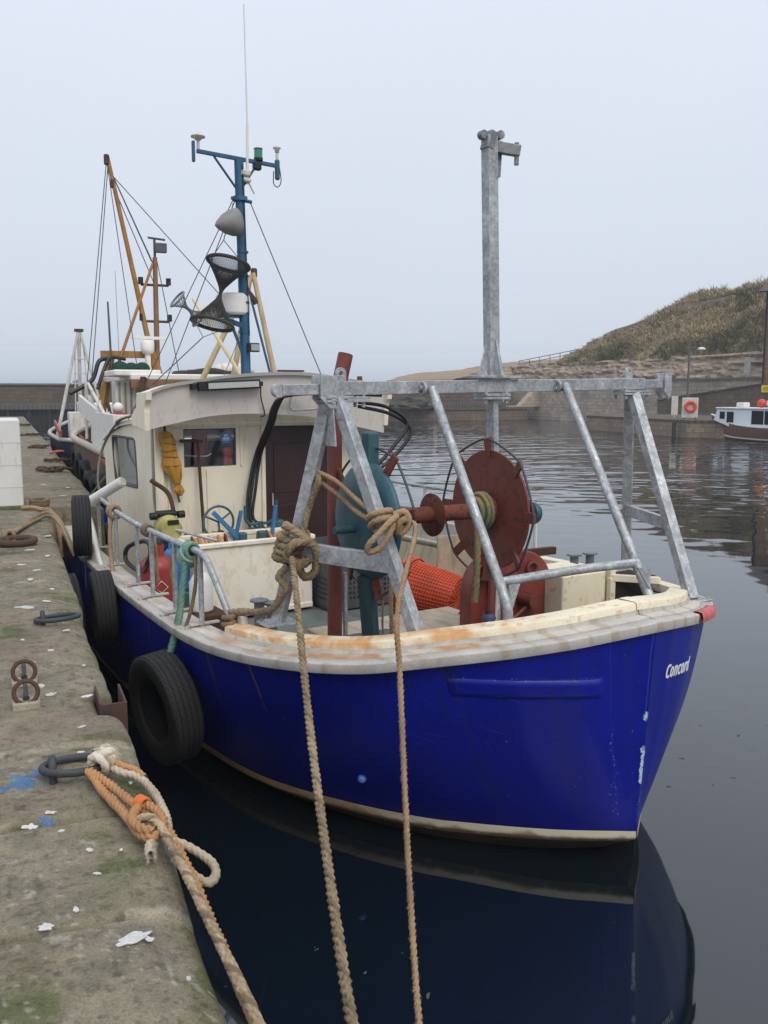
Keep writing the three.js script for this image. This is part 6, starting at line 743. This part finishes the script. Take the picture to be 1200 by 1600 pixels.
{ // lashings on the railing
  const w = (x, y, z) => toW(x, y, z);
  const g = ropeThing('green rope lashed round the railing, holding the large tyre', 'lashing'); ropeMesh('turns', [rope(coil(w(-2.09, 1.98, -2.84), 0.05, 5, toW(0, 0, 1).sub(toW(0, 0, 0)), 0.024), 0.015, { ...GRN, step: 0.009 }), rope(coil(w(-2.1, 1.93, -2.86), 0.07, 3, [0.2, 0.6, 0.6], 0.03), 0.016, { ...GRN, step: 0.009 })], g);
  ropeMesh('fall', [rope([w(-2.14, 1.92, -2.82), w(-2.17, 1.7, -2.82), w(-2.2, 1.45, -2.83), w(-2.25, 1.25, -2.85), w(-2.3, 1.12, -2.86)], 0.026, { ...GRN, pitch: 0.13, step: 0.012 }), rope([w(-2.11, 1.92, -2.88), w(-2.15, 1.7, -2.9), w(-2.19, 1.45, -2.9), w(-2.26, 1.2, -2.9)], 0.02, { ...GRN, pitch: 0.1, step: 0.012 }), rope([w(-2.09, 1.95, -2.74), w(-2.1, 1.75, -2.72), w(-2.13, 1.55, -2.74), w(-2.18, 1.38, -2.76)], 0.016, { ...BRN, step: 0.012 })], g);
  const t = ropeThing('tan rope hitched on the railing at the second post', 'lashing'); ropeMesh('turns', [rope(coil(w(-1.9, 1.95, -5.7), 0.055, 4, toW(0, 0, 1).sub(toW(0, 0, 0)), 0.035), 0.02, { ...TAN2, step: 0.012 })], t); ropeMesh('fall', [rope([w(-1.93, 1.9, -5.68), w(-1.96, 1.75, -5.66), w(-1.98, 1.55, -5.6), w(-2.02, 1.4, -5.4), w(-2.05, 1.3, -5.3)], 0.024, { ...TAN2, pitch: 0.12, step: 0.014 })], t);
  const b = ropeThing('brown rope hitched on the railing at its middle', 'lashing'); ropeMesh('turns', [rope(coil(w(-2.04, 1.97, -4.1), 0.042, 4, toW(0, 0, 1).sub(toW(0, 0, 0)), 0.028), 0.014, { ...BRN, step: 0.01 })], b); ropeMesh('fall', [rope([w(-2.0, 1.95, -4.1), w(-1.97, 1.8, -4.08), w(-1.98, 1.6, -4.06), w(-1.96, 1.5, -4.05)], 0.012, { ...TAN, step: 0.01 }), rope([w(-2.02, 1.95, -4.02), w(-1.99, 1.75, -4.0), w(-2.0, 1.5, -3.98)], 0.01, { ...TAN, step: 0.01 }), rope([w(-2.0, 1.96, -3.5), w(-2.03, 1.75, -3.5), w(-2.02, 1.5, -3.48), w(-2.03, 1.42, -3.46)], 0.012, { ...TAN, step: 0.01 })], b);
  const g2 = ropeThing('green rope lashed at the far end of the railing', 'lashing'); ropeMesh('turns', [rope(coil(w(-1.76, 1.97, -6.88), 0.05, 4, [0, 1, 0], 0.03), 0.014, { ...GRN, step: 0.01 })], g2); ropeMesh('fall', [rope([w(-1.8, 1.98, -6.9), w(-1.92, 1.85, -6.85), w(-2.0, 1.6, -6.7), w(-2.03, 1.35, -6.5), w(-2.05, 1.0, -6.4)], 0.014, { ...GRN, step: 0.012 })], g2);
  const bl = ropeThing('black hose loop slung behind the railing', 'hose_loop'); mesh('hose', [pipe([w(-1.88, 1.62, -5.3), w(-1.8, 1.72, -5.0), w(-1.86, 1.72, -4.6), w(-1.92, 1.6, -4.5), w(-1.9, 1.45, -4.8), w(-1.9, 1.48, -5.3)], 0.024, 10, 60, true)], mat.hose, bl);
}
{ const f = thing('white_fender', 'white tubular fender leaning on the wheelhouse side', 'fender', [0, 0, 0]); mesh('tube', [rod(toW(-1.62, 2.2, -6.35), toW(-1.88, 1.9, -6.95), 0.06, 0.06, 18)], mat.white, f); mesh('end_cap', [rod(toW(-1.612, 2.209, -6.332), toW(-1.62, 2.2, -6.35), 0.045, 0.06, 18)], mat.whiteDirty, f); }
// ---------------------------------------------------------------- other boats
function simpleHull(o, L, B, D, y0, topM, name = 'hull') { // near end rounded, bow at -z
  const bx = (t) => B * Math.min(1, 0.72 + 0.5 * sst(0, 0.25, t)) * (1 - Math.pow(sst(0.5, 1.02, t), 1.5)), sy = (t) => D + 0.55 * Math.pow(Math.max(0, t - 0.45), 2) * 4;
  const half = (s) => gridSurf(60, 10, (u, v) => { const b = bx(u) * (1 - 0.35 * v * v), y = lerp(sy(u), y0, v); return [s * b, y, -u * L + (0.25 * v * (u > 0.9 ? 1 : 0)), u * L, y]; }, s > 0);
  const h = mesh(name, [half(-1), half(1), gridSurf(12, 10, (u, v) => { const b = bx(0) * (1 - 0.35 * v * v); return [lerp(-b, b, u), lerp(sy(0), y0, v), 0, u, v]; })], topM, o, true);
  const cap = (s) => pipe(Array.from({ length: 24 }, (_, i) => V(s * bx(i / 23), sy(i / 23), -i / 23 * L)), 0.07, 8, 60); mesh('gunwale', [cap(-1), cap(1), bar([-bx(0), sy(0), 0], [bx(0), sy(0), 0], 0.14, 0.12)], mat.ledge, h);
  mesh('deck', [gridSurf(10, 40, (u, v) => [lerp(-bx(v) * 0.98, bx(v) * 0.98, u), sy(v) - 0.75, -v * L, u * 3, v * L], true)], mat.woodDark, h, true); return h;
}
{ // second boat: rusty brown and white, yellow derricks
  const o = thing('trawler', 'rusty brown and white trawler with yellow derricks behind the blue boat', 'fishing boat', [3.55, 0, -14.2], 0.02); const X = (x, y, z) => V(x - 3.55, y, z + 14.2);
  simpleHull(o, 12.5, 1.95, 2.2, -0.6, S({ color: 0x6d5347, map: tScuff, roughness: 0.9, bumpMap: tGrain, bumpScale: 0.01 }));
  mesh('rubbing_band', [pipe(Array.from({ length: 16 }, (_, i) => X(1.56 + 0.02 * i, 2.02 + 0.012 * i, -14.4 - i * 0.55)), 0.05, 8, 50)], S({ color: 0x8a4c33, map: tScuff, roughness: 0.9 }), o);
  mesh('bulwark_panel', [box(0.06, 0.75, 3.0, -1.92, 2.5, -1.7, 0.01), box(1.3, 0.75, 0.06, -1.27, 2.5, -0.1, 0.01)], mat.white, o); mesh('stern_board', [bar(X(1.62, 2.75, -16.6), X(1.62, 3.0, -19.5), 0.06, 0.35)], mat.white, o);
  const dh = mesh('deckhouse', [box(2.3, 2.0, 4.2, 0.25, 2.5, -6.2, 0.03)], mat.cream, o); mesh('roof', [box(2.7, 0.12, 4.9, 0.2, 3.52, -6.0, 0.03), box(0.9, 0.12, 1.4, -1.0, 3.6, -4.4, 0.03)], mat.white, dh); mesh('lintel_beam', [bar(X(2.35, 3.38, -17.4), X(4.6, 3.36, -17.3), 0.14, 0.16)], mat.brownPaint, dh); mesh('door_opening', [box(1.4, 1.7, 0.04, 0.3, 2.4, -4.08)], mat.dark, dh); mesh('louvre_panel', [box(0.5, 0.8, 0.5, -1.15, 3.05, -4.2, 0.02)], mat.whiteDirty, dh); for (let k = 0; k < 4; k++) mesh('louvre_bar', [box(0.04, 0.74, 0.02, -1.32 + k * 0.11, 3.05, -3.93)], mat.grey, dh);
  mesh('timber_post', [bar(X(2.25, 2.2, -16.8), X(2.55, 3.5, -17.2), 0.1, 0.1)], mat.woodDark, o); mesh('timber_post', [bar(X(2.4, 2.7, -17.0), X(2.95, 2.2, -16.6), 0.06, 0.06)], mat.woodDark, o);
  mesh('gas_bottle', [lathe([[0.001, 0], [0.17, 0], [0.18, 0.02], [0.18, 0.3], [0.1, 0.4], [0.001, 0.42]], 18).translate(-1.5, 2.45, -2.9)], mat.red, o); mesh('bottle_cap', [new THREE.SphereGeometry(0.1, 12, 8).translate(-1.5, 2.94, -2.9)], mat.white, o); mesh('fish_hatch', [box(1.3, 0.9, 1.2, -1.0, 2.1, -3.4, 0.03)], S({ color: 0x8a5a44, map: tScuff, roughness: 0.9 }), o);
  for (const [a, b] of [[[1.62, 2.6, -15.4], [1.7, 3.15, -18.6]], [[1.62, 2.85, -15.6], [1.72, 3.4, -18.8]]]) mesh('rail_bar', [rod(X(...a), X(...b), 0.03)], mat.whiteDirty, o); for (const z of [-15.5, -16.6, -17.7, -18.7]) mesh('rail_stanchion', [rod(X(1.64, 2.3, z), X(1.67, 2.9 + (-z - 15.5) * 0.17, z), 0.028)], mat.whiteDirty, o);
  mesh('fishing_gear', Array.from({ length: 9 }, (_, k) => bar(X(1.9 + 0.25 * k, 2.3, -16.2 - 0.2 * (k % 3)), X(2.1 + 0.24 * k + 0.3 * ((k * 7) % 3 - 1), 3.05 + 0.08 * ((k * 5) % 4), -16.6), 0.05, 0.05)), mat.woodDark, o).userData.kind = 'stuff'; mesh('gear_board', [box(1.0, 0.75, 0.05, -0.55, 2.6, -2.3, 0.01)], S({ color: 0x8a5f48, map: tScuff, roughness: 0.9 }), o);
  const gal = mesh('gallows', [bar(X(2.37, 4.12, -22), X(3.65, 4.12, -22), 0.14, 0.16), bar(X(2.6, 4.1, -22), X(2.25, 2.6, -21.6), 0.15, 0.15), bar(X(3.6, 4.1, -22), X(3.9, 2.8, -21.8), 0.13, 0.13)], mat.yellowPaint, o);
  mesh('net_bundle', [[2.75, 0.2], [3.0, 0.17], [3.25, 0.18]].map(([x, r]) => new THREE.SphereGeometry(r, 14, 10).scale(1, 0.85, 0.9).translate(x - 3.55, 3.78, -7.4)), S({ color: 0x1f4a3c, map: tFab, roughness: 1 }), o); mesh('fish_gear', [box(1.2, 0.14, 1, 0.9, 3.65, -6.5, 0.05), pipe([[0.3, 3.66, -5], [0.8, 3.72, -5.2], [1.2, 3.66, -5.4], [0.9, 3.7, -5.8], [0.4, 3.68, -5.5]], 0.04, 8, 60, true)], mat.net, o); mesh('bagged_gear', [new THREE.SphereGeometry(0.4, 14, 10).scale(1.4, 0.5, 0.8).translate(1.6, 3.72, -6.5)], mat.whiteDirty, o);
  const mast = mesh('mast', [rod(X(3.66, 2.6, -22), X(3.7, 6.4, -22), 0.075, 0.055, 14)], mat.brownPaint, o); mesh('spreader', [5.76, 4.91].map((y) => rod(X(3.35, y, -22), X(4.0, y, -22), 0.03)), mat.ironRust, mast); mesh('mast_light', [...[5.85, 5.0].flatMap((y) => [3.35, 4.0].map((x) => rod(X(x, y - 0.08, -22), X(x, y + 0.08, -22), 0.06)))], mat.black, mast); mesh('floodlight', [box(0.28, 0.22, 0.14, 0.28, 6.62, -7.75, 0.02)], mat.plasticGrey, mast); mesh('lamp_post', [rod(X(3.7, 6.4, -22), X(3.7, 6.85, -22), 0.03), rod(X(3.55, 6.85, -22), X(3.95, 6.82, -22), 0.025)], mat.wire, mast);
  mesh('radar_scanner', [bar(X(3.05, 4.52, -21.8), X(3.86, 4.5, -21.8), 0.05, 0.07)], mat.white, mast); mesh('radar_dome', [lathe([[0.001, -0.2], [0.12, -0.2], [0.16, -0.1], [0.16, 0.06], [0.08, 0.12], [0.001, 0.13]], 18).translate(X(3.42, 4.34, -21.8).x, 4.34, -7.6), rod(X(3.42, 3.5, -21.8), X(3.42, 4.2, -21.8), 0.07)], mat.white, mast);
  const dk = mesh('derrick', [rod(X(3.68, 3.4, -22), X(2.7, 8.6, -22), 0.07, 0.045, 12)], mat.yellowPaint, o); mesh('block', [box(0.12, 0.24, 0.12, -0.87, 8.52, -7.8, 0.04)], mat.ironRust, dk); mesh('block', [box(0.09, 0.2, 0.1, -0.76, 8.0, -7.8, 0.03)], mat.ironRust, dk); mesh('cross_boom', [rod(X(2.68, 3.7, -21.9), X(3.63, 6.25, -21.9), 0.04, 0.032)], mat.yellowPaint, dk);
  const wr = (a, b, r = 0.011) => mesh('rigging_wire', [rod(X(...a), X(...b), r, r, 5)], mat.wire, dk); const T = [2.68, 8.5, -22]; wr(T, [1.98, 3.3, -21.6]); wr([2.72, 8.5, -22], [2.08, 3.3, -21.6]); wr(T, [3.1, 3.8, -21.4], 0.01); wr([2.75, 8.3, -22], [3.62, 6.3, -22]); wr([2.8, 8.2, -22], [3.66, 6.25, -22]); wr([2.78, 8.2, -22], [5.2, 4.9, -20]); wr([3.75, 6.3, -22], [4.1, 3.6, -21.5]); wr([2.75, 8.1, -22], [3.66, 5.8, -22]);
  mesh('whip_aerial', [rod(X(2.57, 3.7, -21.7), X(2.54, 5.3, -21.7), 0.03, 0.02, 6), rod(X(2.75, 3.7, -21.7), X(2.73, 6.0, -21.7), 0.006, 0.005, 5)], mat.plasticGrey, o); mesh('hose_loom', [pipe([X(1.6, 3.2, -21.5), X(2.1, 3.5, -21.6), X(2.3, 3.95, -21.7), X(2.6, 4.0, -21.8)], 0.05, 8, 30), pipe([X(2.2, 3.3, -21.4), X(2.35, 3.7, -21.5), X(2.55, 4.02, -21.7), X(2.9, 4.0, -21.8)], 0.04, 8, 30)], mat.hose, o);
  const af = mesh('a_frame', [rod(X(4.42, 3.0, -14.7), X(4.0, 5.2, -14.8), 0.05, 0.04), rod(X(3.0, 3.2, -14.9), X(3.98, 5.15, -14.8), 0.05, 0.04), rod(X(3.52, 2.4, -15.2), X(3.95, 5.15, -14.8), 0.05, 0.045)], S({ color: 0xcdb68c, map: tScuff, roughness: 0.7 }), o); mesh('frame_head', [box(0.1, 0.16, 0.1, 0.47, 5.2, -0.62, 0.03)], mat.ironRust, af); mesh('frame_plate', [bar(X(3.85, 4.95, -14.8), X(4.05, 4.7, -14.8), 0.1, 0.08)], mat.ironRust, af); mesh('frame_stay', [rod(X(3.9, 5.0, -14.8), X(4.27, 3.4, -14.7), 0.02)], mat.mastBlue, af); mesh('frame_foot', [box(0.5, 0.2, 0.5, 0.87, 2.9, -0.55), box(3.2, 0.2, 0.4, 0.2, 2.35, -0.7)], mat.ironRust, af);
}
{ // third boat: navy
  const o = thing('navy_boat', 'dark navy boat with a pale tripod mast at the end of the quay', 'fishing boat', [3.2, 0, -28.5], 0.02);
  simpleHull(o, 11, 1.5, 1.75, -0.6, S({ color: 0x262c44, map: tScuff, roughness: 0.7 })); mesh('red_stripe', [bar([-1.5, 1.95, -1], [-1.3, 2.15, -6], 0.06, 0.2)], mat.red, o);
  const m = mesh('tripod_mast', [rod([-1.35, 1.7, -4.5], [-0.5, 5.35, -4.5], 0.06, 0.05), rod([0.4, 1.7, -4.5], [-0.45, 5.35, -4.5], 0.05, 0.045), rod([-0.5, 1.7, -5.2], [-0.48, 5.35, -4.5], 0.07, 0.06)], mat.whiteDirty, o); mesh('mast_top', [box(0.3, 0.1, 0.14, -0.48, 5.38, -4.5)], mat.ironRust, m); mesh('ladder', [rod([-0.72, 1.9, -4.6], [-0.62, 5.0, -4.55], 0.02), rod([-0.2, 1.9, -4.6], [-0.35, 5.0, -4.55], 0.02), ...[2.4, 2.9, 3.4, 3.9, 4.4].map((y) => rod([-0.7, y, -4.58], [-0.24, y, -4.58], 0.015))], mat.whiteDirty, m); mesh('cabin', [box(1.6, 1.5, 2.6, 0.5, 2.1, -7, 0.05)], mat.white, o);
  mesh('white_locker', [box(0.55, 1.35, 0.6, -0.95, 1.95, -1.4, 0.03)], mat.whiteDirty, o); mesh('net_pile', [new THREE.SphereGeometry(0.6, 14, 10).scale(1.3, 0.6, 1).translate(-0.3, 2.1, -3)], mat.red, o);
}
{ // small brown boat across the water
  const o = thing('small_boat', 'small brown-hulled boat with white cabin moored across the harbour', 'boat', [47.75, 0, -41.6], 0.02);
  const bx = (t) => 1.35 * (1 - Math.pow(sst(0.45, 1.03, t), 1.4)), sy = (t) => 0.95 + 0.75 * Math.pow(Math.max(0, t - 0.3) / 0.7, 2), Lh = 8.6;
  const half = (s, a, b) => gridSurf(40, 8, (u, v) => { const q = lerp(a, b, v), bb = bx(u) * (1 - 0.3 * q * q); return [s * bb, lerp(sy(u), -0.3, q), -u * Lh + 0.5 * q * sst(0.7, 1, u), u * Lh, q]; }, s > 0);
  const h = mesh('hull', [half(-1, 0, 0.6), half(1, 0, 0.6)], S({ color: 0x7a5a4a, map: tScuff, roughness: 0.8 }), o, true); mesh('waterline_stripe', [half(-1, 0.6, 0.68), half(1, 0.6, 0.68)].map((g) => g.scale(1.01, 1, 1)), mat.white, h, true); mesh('bottom', [half(-1, 0.68, 1), half(1, 0.68, 1)], S({ color: 0x4a2a25, roughness: 0.9 }), h, true); mesh('gunwale', [pipe(Array.from({ length: 20 }, (_, i) => V(-bx(i / 19), sy(i / 19), -i / 19 * Lh)), 0.06, 6, 50), pipe(Array.from({ length: 20 }, (_, i) => V(bx(i / 19), sy(i / 19), -i / 19 * Lh)), 0.06, 6, 50)], mat.whiteDirty, h); mesh('deck', [gridSurf(6, 20, (u, v) => [lerp(-bx(v), bx(v), u) * 0.97, sy(v) - 0.12, -v * Lh, u, v], true)], mat.white, h, true);
  const c = mesh('cabin', [poly([[0, 0.7], [-4.6, 0.7], [-6.9, 1.35], [-6.6, 2.15], [0, 2.15]], 2.0, 0.03).rotateY(-Math.PI / 2).translate(1.0, 0, -0.4)], S({ color: 0xe4eef0, roughness: 0.5 }), o); mesh('cabin_roof', [box(2.3, 0.1, 7.0, 0, 2.2, -3.6, 0.04)], mat.white, c);
  for (const [z0, z1, y0, y1] of [[-6.75, -6.3, 1.45, 1.95], [-6.1, -5.5, 1.2, 1.95], [-3.9, -2.9, 1.15, 2.05], [-2.8, -1.9, 1.15, 2.05], [-1.8, -0.9, 1.15, 2.05]]) for (const s of [-1, 1]) { const w = mesh('window', [box(0.03, y1 - y0, z1 - z0 === 0 ? 0.1 : Math.abs(z1 - z0), s * 1.045, (y0 + y1) / 2, (z0 + z1) / 2)], mat.glass, c); }
  const buoy = (x, z, r, m) => { const b = mesh('buoy', [new THREE.SphereGeometry(r, 14, 10)], m, c); b.position.set(x, 2.25 + r, z); }; buoy(-0.5, -3.6, 0.3, S({ color: 0xd8452c, roughness: 0.5 })); buoy(-0.4, -2.9, 0.3, mat.white); buoy(-0.5, -2.3, 0.28, mat.white); buoy(-0.4, -1.4, 0.27, mat.white); mesh('life_raft', [box(0.6, 0.35, 0.7, -0.3, 2.42, -5.4, 0.08)], mat.white, c); mesh('aerial', [rod([-0.2, 2.2, -3.2], [-0.15, 5, -3.1], 0.025)], mat.white, c); mesh('radar_mast', [rod([0.2, 2.2, -2], [0.2, 3.6, -2], 0.06), rod([0.2, 3.6, -2], [0.2, 4.3, -2], 0.18, 0.15)], mat.white, c);
}
renderer.render(scene, camera);
